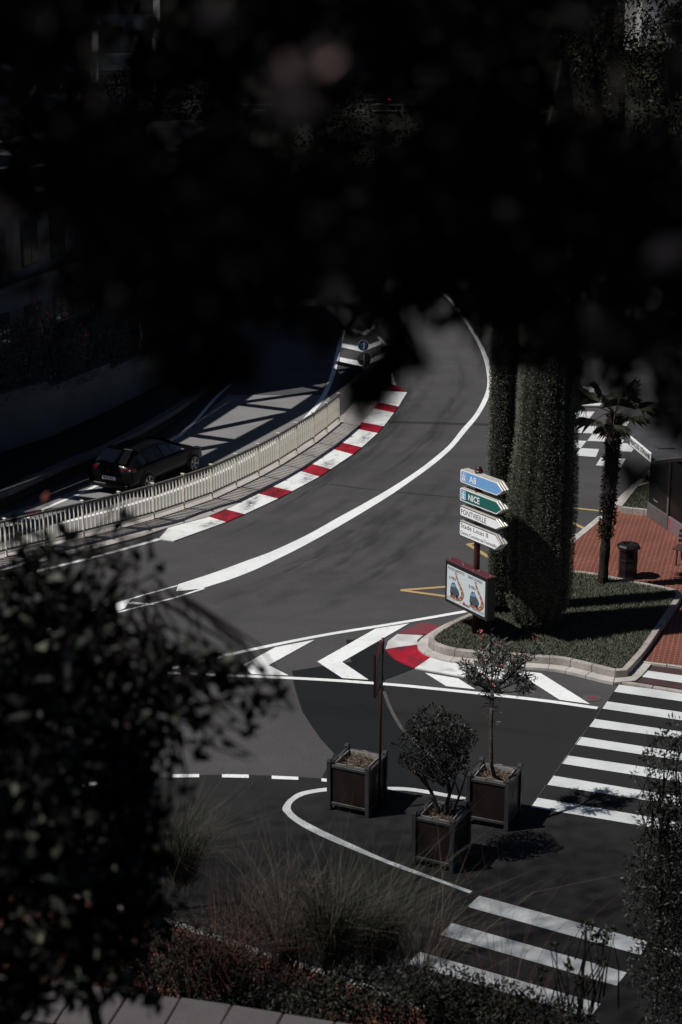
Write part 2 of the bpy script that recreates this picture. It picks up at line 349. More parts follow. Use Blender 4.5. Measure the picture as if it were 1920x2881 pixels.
def leaf_arrays(P, D, L, W, fold=0.25, wide=0.45, face=None):
    """P bases, D unit directions; a folded four-cornered leaf each"""
    n = len(P); D = unit(D); A = unit(np.cross(D, NR.normal(size=(n, 3)) if face is None else face+NR.normal(size=(n, 3))*.35)); N = np.cross(D, A)
    L = np.broadcast_to(L, (n,))[:, None]; W = np.broadcast_to(W, (n,))[:, None]
    mid = P+D*L*wide
    V = np.stack([P, mid+A*W/2+N*W*fold, P+D*L, mid-A*W/2+N*W*fold], 1).reshape(-1, 3)
    i = (np.arange(n)*4)[:, None]; T = np.concatenate([i+np.array([[0, 1, 2]]), i+np.array([[0, 2, 3]])], 1).reshape(-1, 3)
    return V, T
def leaves(name, P, D, L, W, m, parent=None, fold=0.25, wide=0.45, face=None):
    V, T = leaf_arrays(np.asarray(P, float), np.asarray(D, float), L, W, fold, wide, face); return np_mesh(name, V, T, m, parent)
def blob_points(blobs, n, shell=0.0, ex=0.8):
    """random points in ellipsoids: (centre, (rx,ry,rz))"""
    vol = np.array([b[1][0]*b[1][1]*b[1][2] for b in blobs])**ex; vol = vol/vol.sum()
    k = NR.choice(len(blobs), n, p=vol); C = np.array([tuple(b[0]) for b in blobs])[k]; S = np.array([b[1] for b in blobs])[k]
    d = rand_dirs(n); r = NR.random(n)**(1/3); r = shell+(1-shell)*r
    return C+d*r[:, None]*S, d, k
def text(name, body, m, origin, ux, uy, height, parent, width=None, thick=0.003, bold=0.0):
    c = bpy.data.curves.new(name, 'FONT'); c.body = body; c.size = 1.0; c.resolution_u = 2; c.offset = bold
    t = bpy.data.objects.new('lettering_source', c); me = bpy.data.meshes.new_from_object(t)
    bpy.data.objects.remove(t); bpy.data.curves.remove(c)
    xs = [v.co.x for v in me.vertices]; ys = [v.co.y for v in me.vertices]
    sx0, sx1, sy0, sy1 = min(xs), max(xs), min(ys), max(ys)
    ky = height/0.69; kx = (width/(sx1-sx0)) if width else ky
    ux = Vector(ux).normalized(); uy = Vector(uy).normalized(); uz = ux.cross(uy); origin = Vector(origin)
    for v in me.vertices:
        x, y = (v.co.x-sx0)*kx, v.co.y*ky
        v.co = origin+ux*x+uy*y+uz*thick
    me.name = name
    return link(name, me, m, parent)

# ------------------------------------------------------------------ the ground, roads and painted markings
G = lambda pts, z=0.0: [gp(x, y, z) for x, y in pts]
b = MB(); b.poly([(-900, -300, 0), (900, -300, 0), (900, 1500, 0), (-900, 1500, 0)])
road = tag(b.build('road', asphalt), kind='structure')

Z1, Z2, Z3 = 0.004, 0.012, 0.016
# darker surface of the lower square
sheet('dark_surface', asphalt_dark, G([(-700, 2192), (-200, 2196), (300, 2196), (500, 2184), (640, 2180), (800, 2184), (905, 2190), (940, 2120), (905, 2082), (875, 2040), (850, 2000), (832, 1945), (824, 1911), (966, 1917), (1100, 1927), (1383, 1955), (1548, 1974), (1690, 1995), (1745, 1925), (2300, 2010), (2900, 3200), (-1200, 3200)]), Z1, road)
# recent trench patch
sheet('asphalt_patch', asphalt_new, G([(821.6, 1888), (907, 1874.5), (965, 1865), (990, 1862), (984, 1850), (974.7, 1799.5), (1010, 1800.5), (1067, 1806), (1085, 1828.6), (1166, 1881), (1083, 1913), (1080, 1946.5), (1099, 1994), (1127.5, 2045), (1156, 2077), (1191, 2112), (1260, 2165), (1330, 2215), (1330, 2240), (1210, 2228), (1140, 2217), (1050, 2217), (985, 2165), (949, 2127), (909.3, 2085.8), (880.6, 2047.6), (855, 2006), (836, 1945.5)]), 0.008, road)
ribbon('patch_seam', seam_m, smooth_line(G([(1081, 1946), (1099, 1994), (1127.5, 2045), (1156, 2077), (1191, 2112), (1260, 2165)]), 24), 0.08, Z3, road)
# pale surface of the lower road beside the railing
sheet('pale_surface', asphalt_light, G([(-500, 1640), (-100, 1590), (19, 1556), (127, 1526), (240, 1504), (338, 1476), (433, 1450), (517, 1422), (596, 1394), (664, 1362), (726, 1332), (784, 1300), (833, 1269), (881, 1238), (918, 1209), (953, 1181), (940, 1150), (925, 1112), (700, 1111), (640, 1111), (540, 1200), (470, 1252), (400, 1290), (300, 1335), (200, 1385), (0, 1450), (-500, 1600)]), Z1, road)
ribbon('road_joint', seam_d, G([(1094, 1186.5), (1230, 1190), (1420, 1196)]), 0.35, Z1, road)
ribbon('road_joint', seam_m, G([(1104, 934.5), (1324, 926.5)]), 0.16, Z1, road)
ribbon('road_joint', seam_m, G([(1134, 900), (1138, 960), (1143, 1030), (1145.5, 1100)]), 0.04, Z1, road)
ribbon('road_joint', seam_d, G([(930, 1362), (1010, 1373), (1130, 1385), (1310, 1402)]), 0.07, Z1, road)
ribbon('road_joint', seam_m, G([(560, 2181), (640, 2178.5), (760, 2181), (905, 2190)]), 0.015, Z3, road)
ribbon('road_joint', seam_m, G([(1744, 1923), (1690, 2000), (1600, 2124), (1493, 2272)]), 0.018, Z3, road)
ribbon('road_joint', seam_m, G([(1319, 2551), (1210, 2659)]), 0.018, Z3, road)

def band(name, m, up, lo, z, n=40, parent=road):
    U = smooth_line(G(up), n); L = smooth_line(G(lo), n); b = MB()
    for i in range(n-1): b.poly([(L[i].x, L[i].y, z), (L[i+1].x, L[i+1].y, z), (U[i+1].x, U[i+1].y, z), (U[i].x, U[i].y, z)])
    o = b.build(name, m, parent)
    bm = bmesh.new(); bm.from_mesh(o.data); bmesh.ops.recalc_face_normals(bm, faces=bm.faces)
    if bm.faces[0].normal.z < 0: bmesh.ops.reverse_faces(bm, faces=bm.faces)
    bm.to_mesh(o.data); bm.free(); return o
up = [(502, 1644.4), (559.4, 1625.9), (623.2, 1604.5), (687, 1580.6), (750.8, 1557.7), (814.5, 1529.6), (875, 1500), (953, 1456), (1023.2, 1417.7), (1087, 1381), (1138, 1349.2), (1182.7, 1318.9), (1224, 1287), (1265.6, 1250.3), (1298.6, 1209), (1333.7, 1168.9), (1356, 1130.6), (1368.7, 1098.7), (1372, 1070), (1368.7, 1041.3), (1364, 1019), (1356, 993.5), (1341.6, 961.6), (1321, 925), (1300, 891.5), (1265, 845), (1215, 800)]
lo = [(564.2, 1657.5), (607.3, 1643.8), (655, 1628.4), (718.9, 1603), (782.7, 1572.6), (846.4, 1540.8), (921, 1500), (978.6, 1467), (1042.4, 1428.9), (1106, 1389), (1154, 1355.5), (1198.6, 1323.7), (1243.2, 1288.6), (1278.3, 1255), (1314.5, 1211), (1346.4, 1172), (1370, 1131), (1380, 1100), (1383, 1070), (1381, 1041), (1376, 1015), (1366.5, 990), (1350.5, 959), (1330, 924), (1309, 890), (1273, 844), (1222, 799)]
band('centre_line', white_p, up, lo, Z2, 120)
sheet('line_arrow', white_p, G([(502, 1644.4), (564.2, 1657.5), (496.3, 1664.2), (500.5, 1651)]), Z2+.003, road)
ribbon('edge_line', white_p, G([(501, 1648), (400, 1676), (320, 1700), (230, 1727)]), 0.075, Z2+.0015, road)
ribbon('edge_line', white_p, G([(575, 1656), (490, 1683), (400, 1706), (270, 1739), (130, 1772), (0, 1800)]), 0.085, Z2+.0015, road)
sheet('line_arrow', white_p, G([(260, 1727), (300, 1707), (370, 1687), (352, 1712), (331, 1721)]), Z3, road)
sheet('line_arrow', white_p, G([(420, 1699), (440, 1703), (350, 1700), (372, 1694)]), Z3+.002, road)
# nearside hatched nose
ribbon('edge_line', white_p, smooth_line(G([(420, 1894), (548.5, 1866), (607, 1850.5), (668.6, 1837), (769, 1815.4), (868, 1795.5), (966.7, 1778), (1100, 1756.8), (1240, 1733), (1330, 1717)]), 40), 0.155, Z2, road)
ribbon('edge_line', white_p, smooth_line(G([(420, 1894.5), (493.7, 1895), (609.6, 1899.6), (743.5, 1905), (855, 1910), (966.7, 1916.6), (1100, 1926.5), (1191, 1935), (1382.7, 1955), (1547.6, 1974), (1681.5, 1992.8)]), 40), 0.15, Z2, road)
sheet('chevron', white_p, G([(684, 1872), (775.4, 1821.8), (886, 1801), (756.2, 1872.5), (813.6, 1901.5), (708, 1897.7)]), Z3, road)
sheet('chevron', white_p, G([(893.4, 1862.6), (1057.5, 1769.5), (1151.5, 1755), (962.9, 1863.3), (1037.5, 1913.6), (963.5, 1908.9)]), Z3, road)
sheet('chevron', white_p, G([(1196, 1894), (1289, 1909.5), (1338, 1940.5), (1256, 1931.8)]), Z3, road)
sheet('chevron', white_p, G([(1444, 1886.5), (1522, 1895), (1661, 1982), (1575, 1970)]), Z3, road)
# far chevrons and lines by the round sign
sheet('chevron', white_p, G([(956.4, 1005.3), (956, 1018), (1019.6, 1031.8), (1086, 1004.7), (1084.3, 992.5), (1022.8, 1018.4)]), Z3, road)
sheet('chevron', white_p, G([(960.6, 965.4), (961, 977), (1020, 990), (1074, 969), (1072, 958), (1021, 977)]), Z3, road)
sheet('chevron', white_p, G([(992, 926.5), (993, 936), (1025, 944), (1056, 922), (1054, 914), (1024, 933)]), Z3, road)
ribbon('edge_line', white_p, smooth_line(G([(968, 930), (957, 966), (949, 1003), (938, 1050), (926, 1083), (905, 1124), (866, 1172), (820, 1215), (740, 1265), (640, 1320), (520, 1370), (400, 1410), (240, 1455), (0, 1510), (-200, 1550)]), 60), 0.19, Z2, road)
ribbon('edge_line', white_p, smooth_line(G([(1066, 948), (1085, 972), (1093, 1000), (1096, 1030), (1102, 1060), (1109, 1084)]), 24), 0.16, Z2, road)
ribbon('edge_line', white_p, smooth_line(G([(650, 1080), (604, 1123), (555.6, 1179), (522.4, 1209.7), (504.6, 1227.6), (471.4, 1245.4), (360, 1320), (252.6, 1376.5), (135, 1427.6), (20, 1482), (-200, 1560)]), 50), 0.14, Z2, road)
ribbon('edge_line', white_p, smooth_line(G([(449, 1517), (400, 1531), (321, 1553), (257.6, 1569.6), (203, 1583.7), (135, 1600), (74, 1615.6), (0, 1632), (-150, 1668)]), 30), 0.16, Z2, road)
# give way dashes and the loop round the planters
for q in ([(765, 2183), (840, 2186.6), (840, 2195), (765, 2192)], [(625, 2178.5), (700.5, 2180), (700.5, 2189.5), (625.5, 2188)], [(905, 2190.5), (980, 2197), (980, 2206), (905, 2199)], [(486, 2179), (561, 2178.5), (561, 2187.5), (486, 2188.5)], [(356, 2191), (429, 2186), (430, 2195), (360, 2200)], [(230, 2204), (300, 2197), (302, 2206), (233, 2214)]):
    sheet('dash', white_p, G(q), Z2, road)
z8 = lambda L: [(700+x/2.24, 2100+y/2.24) for x, y in L]
lup = z8([(1410, 915), (1200, 840), (1000, 765), (840, 705), (680, 632), (560, 577), (430, 515), (330, 460), (290, 430), (265, 395), (275, 360), (310, 330), (370, 305), (480, 287), (600, 279), (740, 276), (870, 278), (1000, 283), (1150, 305), (1345, 340), (1420, 352)])
llo = z8([(1393, 930), (1200, 858), (960, 775), (790, 708), (620, 640), (480, 580), (350, 515), (270, 462), (235, 430), (213, 400), (225, 368), (260, 330), (330, 290), (480, 264), (600, 257), (740, 255), (870, 258), (1000, 262), (1150, 283), (1345, 320), (1420, 331)])
band('loop_line', white_w, lup, llo, Z3, 90)
# zebra crossing beside the island
cs = [((1742, 1927.4), (1727.7, 1947.2), (1920, 1951.3), (1920, 1974.6)), ((1708.6, 1974.6), (1692.6, 1994.4), (1920, 2005), (1920, 2028)), ((1672, 2023.7), (1656, 2045.4), (1866.4, 2052.4), (1866.4, 2072.5)), ((1633, 2074), (1618.3, 2095.5), (1809, 2101.2), (1809, 2124.5)), ((1596, 2126.6), (1579.4, 2149.5), (1866, 2167), (1866, 2194)), ((1555.5, 2183.4), (1537.3, 2208.9), (1866.4, 2235), (1866.4, 2260)), ((1511, 2245.5), (1493.3, 2271.7), (1809, 2296.5), (1809, 2325))]
for TL, BL, TR, BR in cs:
    TL, BL, TR, BR = [gp(*q) for q in (TL, BL, TR, BR)]
    d1 = (TR-TL).normalized(); d2 = (BR-BL).normalized(); W = 3.6
    sheet('crossing_stripe', white_w, [TL, BL, BL+d2*W, TL+d1*W], Z2+0.004, road)
for q in ([(1348.6, 2521.6), (1316, 2553), (1803, 2689), (1824, 2651)], [(1272, 2598.5), (1238.7, 2631.8), (1735.5, 2775), (1764, 2738)], [(1182, 2679.6), (1148, 2713), (1660, 2865), (1690, 2826)]):
    sheet('crossing_stripe', white_w, G(q), Z2+0.004, road)
ribbon('edge_line', white_w, G([(1842, 2668), (1900, 2684), (2100, 2740)]), 0.13, Z2+0.004, road)
# chequered far crossing
z7 = lambda L: [(1560+x/3.678, 1060+y/3.678) for x, y in L]
for q in ([(265, 105), (480, 110), (420, 160), (240, 155)], [(290, 245), (520, 250), (470, 300), (255, 297)], [(200, 360), (420, 362), (360, 435), (165, 432)], [(-10, 497), (440, 513), (395, 588), (-60, 567)], [(-60, 650), (335, 665), (275, 740), (-120, 730)], [(395, 590), (560, 596), (520, 672), (340, 665)], [(275, 740), (465, 750), (430, 832), (212, 816)], [(-160, 805), (212, 818), (150, 890), (-230, 880)], [(560, 455), (780, 465), (730, 530), (510, 522)], [(600, 600), (760, 606), (700, 690), (540, 676)], [(655, 685), (860, 697), (800, 778), (600, 765)], [(480, 838), (740, 850), (690, 934), (430, 918)], [(720, 540), (960, 552), (900, 622), (700, 610)]):
    sheet('crossing_stripe', white_w, G(z7(q)), Z2, road)
# yellow bus stop zigzag
ribbon('yellow_line', yellow_p, G([(1128, 1661), (1260, 1651), (1420, 1640)]), 0.14, Z2, road)
ribbon('yellow_line', yellow_p, G([(1128, 1661.5), (1300, 1684.5), (1400, 1698)]), 0.14, Z2+0.004, road)
ribbon('yellow_line', yellow_p, G([(1316, 1531), (1352, 1553), (1440, 1610)]), 0.14, Z2, road)
ribbon('yellow_line', yellow_p, G([(1316, 1532), (1500, 1516), (1655, 1501)]), 0.14, Z2+0.004, road)
ribbon('yellow_line', yellow_p, G([(1480, 1415), (1600, 1428), (1720, 1441)]), 0.14, Z2, road)
ribbon('yellow_line', yellow_p, G([(1480, 1416), (1600, 1466), (1657, 1494)]), 0.14, Z2+0.004, road)
# painted drain mark
b = MB(); c = gp(1666, 1963); b.lathe((c.x, c.y, 0.006), [(0.22, 0), (0.22, 0.004)], 20); b.build('drain_ring', seam_m, road)
b = MB(); b.lathe((c.x, c.y, 0.011), [(0.11, 0), (0.11, 0.003)], 4, 0.4); b.build('drain_cover', red_w, road)

# rubber laid down along the driving lines, fading out towards its edges
def rubber_mat():
    m = bpy.data.materials.new('tyre_rubber_film'); m.use_nodes = True; n = m.node_tree.nodes; l = m.node_tree.links; b = n['Principled BSDF']
    b.inputs['Base Color'].default_value = (0.014, 0.0145, 0.016, 1); b.inputs['Roughness'].default_value = .7; b.inputs['Specular IOR Level'].default_value = .25
    uv = n.new('ShaderNodeUVMap'); sx = n.new('ShaderNodeSeparateXYZ'); l.new(uv.outputs[0], sx.inputs[0])
    fade = n.new('ShaderNodeMath'); fade.operation = 'PINGPONG'; fade.inputs[1].default_value = .5; l.new(sx.outputs['Y'], fade.inputs[0])
    endf = n.new('ShaderNodeMath'); endf.operation = 'PINGPONG'; endf.inputs[1].default_value = .5; l.new(sx.outputs['X'], endf.inputs[0])
    mp = n.new('ShaderNodeMapping'); mp.inputs['Scale'].default_value = (7, 2.2, 1); l.new(uv.outputs[0], mp.inputs['Vector'])
    t = n.new('ShaderNodeTexNoise'); t.inputs['Scale'].default_value = 1.6; t.inputs['Detail'].default_value = 8; l.new(mp.outputs[0], t.inputs['Vector'])
    mr = n.new('ShaderNodeMapRange'); mr.inputs[1].default_value = .38; mr.inputs[2].default_value = .75; l.new(t.outputs[0], mr.inputs[0])
    m1 = n.new('ShaderNodeMath'); m1.operation = 'MULTIPLY'; l.new(fade.outputs[0], m1.inputs[0]); l.new(mr.outputs[0], m1.inputs[1])
    m2 = n.new('ShaderNodeMath'); m2.operation = 'MULTIPLY'; l.new(m1.outputs[0], m2.inputs[0]); l.new(endf.outputs[0], m2.inputs[1])
    m3 = n.new('ShaderNodeMath'); m3.operation = 'MULTIPLY'; m3.use_clamp = True; m3.inputs[1].default_value = 2.3; l.new(m2.outputs[0], m3.inputs[0]); l.new(m3.outputs[0], b.inputs['Alpha'])
    return m
rubber = rubber_mat()
def rubber_band(px, w, z, par=None):
    pts = smooth_line(G(px), 48); L, Q = offset(pts, w/2), offset(pts, -w/2); b = MB()
    for i in range(47): b.poly([(Q[i].x, Q[i].y, z), (Q[i+1].x, Q[i+1].y, z), (L[i+1].x, L[i+1].y, z), (L[i].x, L[i].y, z)])
    o = b.build('tyre_mark', rubber, par or road); uvl = o.data.uv_layers.new(name='UVMap')
    for p in o.data.polygons:
        for k, li in enumerate(p.loop_indices): uvl.data[li].uv = ((p.index+(1 if k in (1, 2) else 0))/47, 0 if k in (0, 1) else 1)
zr_ = .0052
for k, (px, w) in enumerate((([(430, 1620), (620, 1545), (800, 1450), (960, 1340), (1080, 1235), (1160, 1120), (1190, 1010), (1180, 920)], 1.5), ([(470, 1585), (640, 1505), (800, 1425), (950, 1320), (1060, 1235), (1140, 1140)], .7), ([(620, 1590), (830, 1490), (1000, 1390), (1150, 1285), (1250, 1180), (1300, 1080), (1270, 960)], 1.1), ([(520, 1790), (700, 1720), (900, 1620), (1060, 1510), (1200, 1390), (1290, 1290)], 1.6), ([(440, 1760), (640, 1680), (860, 1580), (1040, 1470), (1170, 1370)], .9), ([(700, 1785), (900, 1715), (1080, 1600), (1220, 1480), (1300, 1360)], 1.2), ([(560, 1990), (800, 1985), (1100, 2010), (1400, 2045), (1640, 2085)], 1.0))):
    rubber_band(px, w, zr_+.0006*k)
# ------------------------------------------------------------------ racing kerb: separate painted blocks
K_OUT = [(489.3, 1523.9), (636, 1470.6), (688.6, 1448.3), (782.7, 1404.6), (822.5, 1383.5), (898.9, 1342.8), (930.7, 1321.4), (992.9, 1280), (1018.4, 1259.9), (1063, 1220), (1080.6, 1200.3), (1108.9, 1162.5), (1121.6, 1145), (1145.5, 1105)]
K_IN = [(481, 1480), (581.8, 1453.7), (630.2, 1433.3), (721.4, 1389.3), (762, 1369.5), (838.4, 1325), (871, 1305), (934.6, 1264), (957.8, 1245.5), (1001.5, 1207.3), (1016.8, 1188.8), (1049.9, 1149.7), (1063.3, 1132.2), (1078.6, 1100.3)]
kerb = tag(bpy.data.objects.new('racing_kerb', None), kind='structure'); col.objects.link(kerb)
ZK = 0.03
for i in range(len(K_OUT)-1):
    a, b2 = gp(*K_OUT[i]), gp(*K_OUT[i+1]); d, c = gp(*K_IN[i]), gp(*K_IN[i+1])
    pts = [a, b2, c, d]
    if i == 0: pts = [a, b2, c, d, gp(447, 1518)]
    prism('kerb_block', red_p if i % 2 else white_k, pts, 0.0, ZK, kerb)
prism('kerb_block', red_p, G([(1077, 1087.6), (1110.5, 1085), (1144.5, 1103), (1083, 1094.5)]), 0.0, ZK, kerb)
prism('kerb_block', red_i, [(x, y) for x, y, z in G([(1084.5, 1830.2), (1127.5, 1822.2), (1173.8, 1816.8), (1220, 1846), (1167.4, 1881.2), (1137, 1870), (1108.4, 1854)])], 0, ZK, kerb)
prism('kerb_block', white_g, G([(1084.5, 1829), (1092.5, 1806.3), (1118, 1786.5), (1191.3, 1789.3), (1174.7, 1803), (1174.7, 1815.8), (1127.5, 1822)]), 0, ZK, kerb)
prism('kerb_block', red_w, G([(1118.6, 1785.5), (1185, 1753.6), (1244, 1763.2), (1200.9, 1787)]), 0, ZK, kerb)
prism('kerb_block', white_k, G([(1221.6, 1846.1), (1168, 1882.1), (1309.3, 1906.7), (1427.3, 1914.7), (1443, 1895.5), (1440, 1886), (1300, 1866)]), 0, ZK, kerb)

for px, w in (([(684, 1446), (700, 1424), (716, 1404), (735, 1390)], .55), ([(690, 1440), (712, 1412), (728, 1396)], .3), ([(846, 1366), (864, 1350), (884, 1334)], .5), ([(1010, 1255), (1030, 1232), (1042, 1215)], .5), ([(560, 1490), (600, 1474), (630, 1462)], .5), ([(760, 1400), (785, 1386), (815, 1371)], .5), ([(900, 1325), (925, 1306), (940, 1290)], .6)):
    for q in (0, .0012): rubber_band(px, w, ZK+.003+q, kerb)
# ------------------------------------------------------------------ footway under the railing
FENCE = [(-230, 1625), (-100, 1596), (19, 1564.5), (127.5, 1538), (236, 1511), (338, 1484.5), (433, 1458.4), (517.3, 1430.4), (596.4, 1402), (664, 1370.4), (726.5, 1339.8), (783.9, 1307.9), (833.5, 1276.8), (881.3, 1245.5), (918, 1216.8), (953, 1188)]
ZF = 0.22
fence_pts = G(FENCE, ZF)
nF = 70
f_back = resample(offset(fence_pts, .22)+G([(972, 1160), (1002, 1124), (1036, 1097)], .16), nF)
f_mid = resample(offset(fence_pts, -.12)+G([(985, 1163), (1016, 1128), (1048, 1098)], .14), nF)
f_front = resample(G([(-230, 1668), (-100, 1634), (0, 1606), (100, 1583), (245, 1548), (400, 1508)]+K_IN, .05), nF)
b = MB()
for i in range(nF-1):
    b.poly([f_front[i], f_front[i+1], f_mid[i+1], f_mid[i]]); b.poly([f_mid[i], f_mid[i+1], f_back[i+1], f_back[i]])
    b.poly([f_back[i], f_back[i+1], (f_back[i+1].x, f_back[i+1].y, 0), (f_back[i].x, f_back[i].y, 0)])
    b.poly([(f_front[i].x, f_front[i].y, 0), (f_front[i+1].x, f_front[i+1].y, 0), f_front[i+1], f_front[i]])
e = nF-1; b.poly([f_front[e], (f_front[e].x, f_front[e].y, 0), (f_back[e].x, f_back[e].y, 0), f_back[e], f_mid[e]])
fw = tag(b.build('footway', concrete), kind='structure')
bm = bmesh.new(); bm.from_mesh(fw.data); bmesh.ops.remove_doubles(bm, verts=bm.verts, dist=1e-4); bmesh.ops.recalc_face_normals(bm, faces=bm.faces)
if sum(f.normal.z*f.calc_area() for f in bm.faces) < 0: bmesh.ops.reverse_faces(bm, faces=bm.faces)
bm.to_mesh(fw.data); bm.free()
for i in range(7, nF-1, 12):
    b = MB(); d = (f_mid[i+1]-f_mid[i]).normalized()*.012; up3 = Vector((0, 0, .004))
    b.poly([f_front[i]+up3, f_front[i]+d+up3, f_mid[i]+d+up3, f_mid[i]+up3]); b.build('footway_joint', seam_d, fw)

# ------------------------------------------------------------------ island with lawn and two rows of kerb stones
ISL = [(1328.4, 1731), (1280.6, 1752), (1236, 1780.7), (1223, 1793.5), (1232.8, 1806), (1271, 1819), (1322, 1826), (1420, 1833), (1493, 1838.5), (1579.4, 1845), (1640, 1857), (1694, 1870), (1742, 1881), (1757, 1872), (1801, 1822), (1850, 1752), (1895, 1685), (1902, 1672), (1884, 1658), (1774, 1636), (1686.7, 1619), (1615, 1610), (1540, 1622), (1440, 1676), (1370, 1712)]
ZI = 0.26
isl = smooth_line(G(ISL+[ISL[0]], ZI), 110)[:-1]
area = sum(isl[i].x*isl[(i+1) % len(isl)].y-isl[(i+1) % len(isl)].x*isl[i].y for i in range(len(isl)))
if area < 0: isl.reverse()
island = tag(prism('traffic_island', lawn_soil, isl, 0, ZI-0.03), kind='structure')
def stone_row(parent, line, d0, d1, z0, z1, step, m, name='kerb_stone', sel=None):
    A = offset(line, -d0, True); B = offset(line, -d1, True); n = len(line)
    k = 0
    while k < n:
        e = min(k+step, n); idx = [(j % n) for j in range(k, e+1)]
        if sel is None or sel(line[k]):
            inn = [A[j].copy() for j in idx]; out = [B[j].copy() for j in idx]
            inn[0] = inn[0].lerp(inn[1], .02); out[0] = out[0].lerp(out[1], .02); inn[-1] = inn[-1].lerp(inn[-2], .02); out[-1] = out[-1].lerp(out[-2], .02)
            dz = R.uniform(-.006, .006)
            b = MB(); ring = out+inn[::-1]
            b.hexa([(p.x, p.y, z0) for p in ring], [(p.x, p.y, z1+dz) for p in ring]); b.build(name, m, parent, bevel=0.008)
        k = e
stone_row(island, isl, 0.0, 0.15, 0.0, ZI, 3, kerb_stone)
lowsel = lambda p: p.y < 41.2 and p.x < 7.7
stone_row(island, isl, 0.156, 0.42, 0.0, 0.09, 3, kerb_light, sel=lowsel)

# ------------------------------------------------------------------ red paving to the right of the island
ZP = 0.10
pav = [gp(x, y, ZP) for x, y in [(1440, 1674), (1530, 1600), (1606, 1533), (1688, 1465), (1722, 1436), (1766, 1395), (1850, 1320), (1960, 1260), (2500, 1330), (2600, 1960), (2050, 1893), (1920, 1875), (1800, 1859), (1760, 1880), (1700, 1850), (1560, 1760)]]
paving = prism('red_paving', red_tiles, pav, 0, ZP, kind='structure')
edge = resample([gp(x, y, ZP) for x, y in [(1420, 1692), (1440, 1676), (1530, 1601), (1606, 1534), (1688, 1466), (1722, 1437), (1770, 1390), (1850, 1318), (1930, 1262)]], 22)
def stones_open(parent, line, d0, d1, z0, z1, m, name='kerb_stone'):
    A, B = offset(line, d0), offset(line, d1)
    for i in range(len(line)-1):
        ring = [A[i].lerp(A[i+1], .012), A[i].lerp(A[i+1], .988), B[i].lerp(B[i+1], .988), B[i].lerp(B[i+1], .012)]
        ar = sum(ring[j].x*ring[(j+1) % 4].y-ring[(j+1) % 4].x*ring[j].y for j in range(4))
        if ar < 0: ring.reverse()
        b = MB(); b.hexa([(p.x, p.y, z0) for p in ring], [(p.x, p.y, z1+R.uniform(-.004, .004)) for p in ring]); b.build(name, m, parent, bevel=0.006)
stones_open(paving, edge, 0.0, 0.2, 0.0, ZP+0.012, kerb_light)
# maroon ramp in front of the crossing, with its tactile strip
ramp = prism('dropped_kerb', tactile, G([(1752, 1912), (1800, 1860), (1920, 1876), (2300, 1926), (2300, 1995), (1920, 1938)], 0.05), 0, 0.05, kind='structure')
stones_open(ramp, resample(G([(1752, 1914), (1920, 1941), (2300, 1998)], 0.06), 7), 0.0, -0.12, 0, 0.065, kerb_stone)
stones_open(paving, resample(G([(1797, 1858), (1920, 1874), (2300, 1924)], ZP), 7), 0.0, -0.07, 0, ZP+0.01, kerb_light)
TL, BL = gp(1788.3, 1881.8, .05), gp(1776.5, 1899.4, .05); TR, BR = gp(1920, 1900.3, .05), gp(1920, 1921, .05)
sheet('tactile_strip', white_w, [TL, BL, BL+(BR-BL).normalized()*3.4, TL+(TR-TL).normalized()*3.4], 0.054, ramp)
# second lawn beside the shelter
lawn2 = G(z7([(985, 1105), (870, 1135), (800, 1220), (720, 1330), (990, 1362), (1500, 1420), (1500, 1100)]), 0.28)
lawn_far = tag(prism('lawn_bed', lawn_soil, lawn2, 0.0, 0.25), kind='structure')
stones_open(lawn_far, resample(G(z7([(705, 1335), (985, 1368), (1300, 1405)]), 0.28), 6), 0.0, -0.14, 0, 0.28, kerb_stone)
stones_open(lawn_far, resample(G(z7([(990, 1095), (865, 1130), (795, 1215), (705, 1333)]), 0.28), 6), 0.0, -0.14, 0, 0.28, kerb_light)

# ------------------------------------------------------------------ lawn blades (nobody could count them)
def in_poly(x, y, poly):
    inside = np.zeros(len(x), bool); n = len(poly)
    for i in range(n):
        a, c = poly[i], poly[(i+1) % n]
        cond = ((a.y > y) != (c.y > y)) & (x < (c.x-a.x)*(y-a.y)/(c.y-a.y+1e-12)+a.x); inside ^= cond
    return inside
def blades(name, poly, z, n, label, h=(0.05, 0.11)):
    xs = [p.x for p in poly]; ys = [p.y for p in poly]
    x = NR.uniform(min(xs), max(xs), n*3); y = NR.uniform(min(ys), max(ys), n*3); k = in_poly(x, y, poly); x, y = x[k][:n], y[k][:n]
    P = np.stack([x, y, np.full(len(x), z)], 1); D = rand_dirs(len(x), (0, 0, 1.1)); D[:, 2] = np.abs(D[:, 2])
    o = leaves(name, P, D, NR.uniform(*h, len(x)), NR.uniform(.010, .02, len(x)), grass_m, fold=.1, wide=.3)
    return tag(o, label, 'grass', kind='stuff')
blades('lawn_grass', isl, ZI-.03, 60000, 'clipped green lawn covering the kerbed island under the cypresses')
blades('lawn_grass', lawn2, .25, 9000, 'small patch of lawn beside the bus shelter')

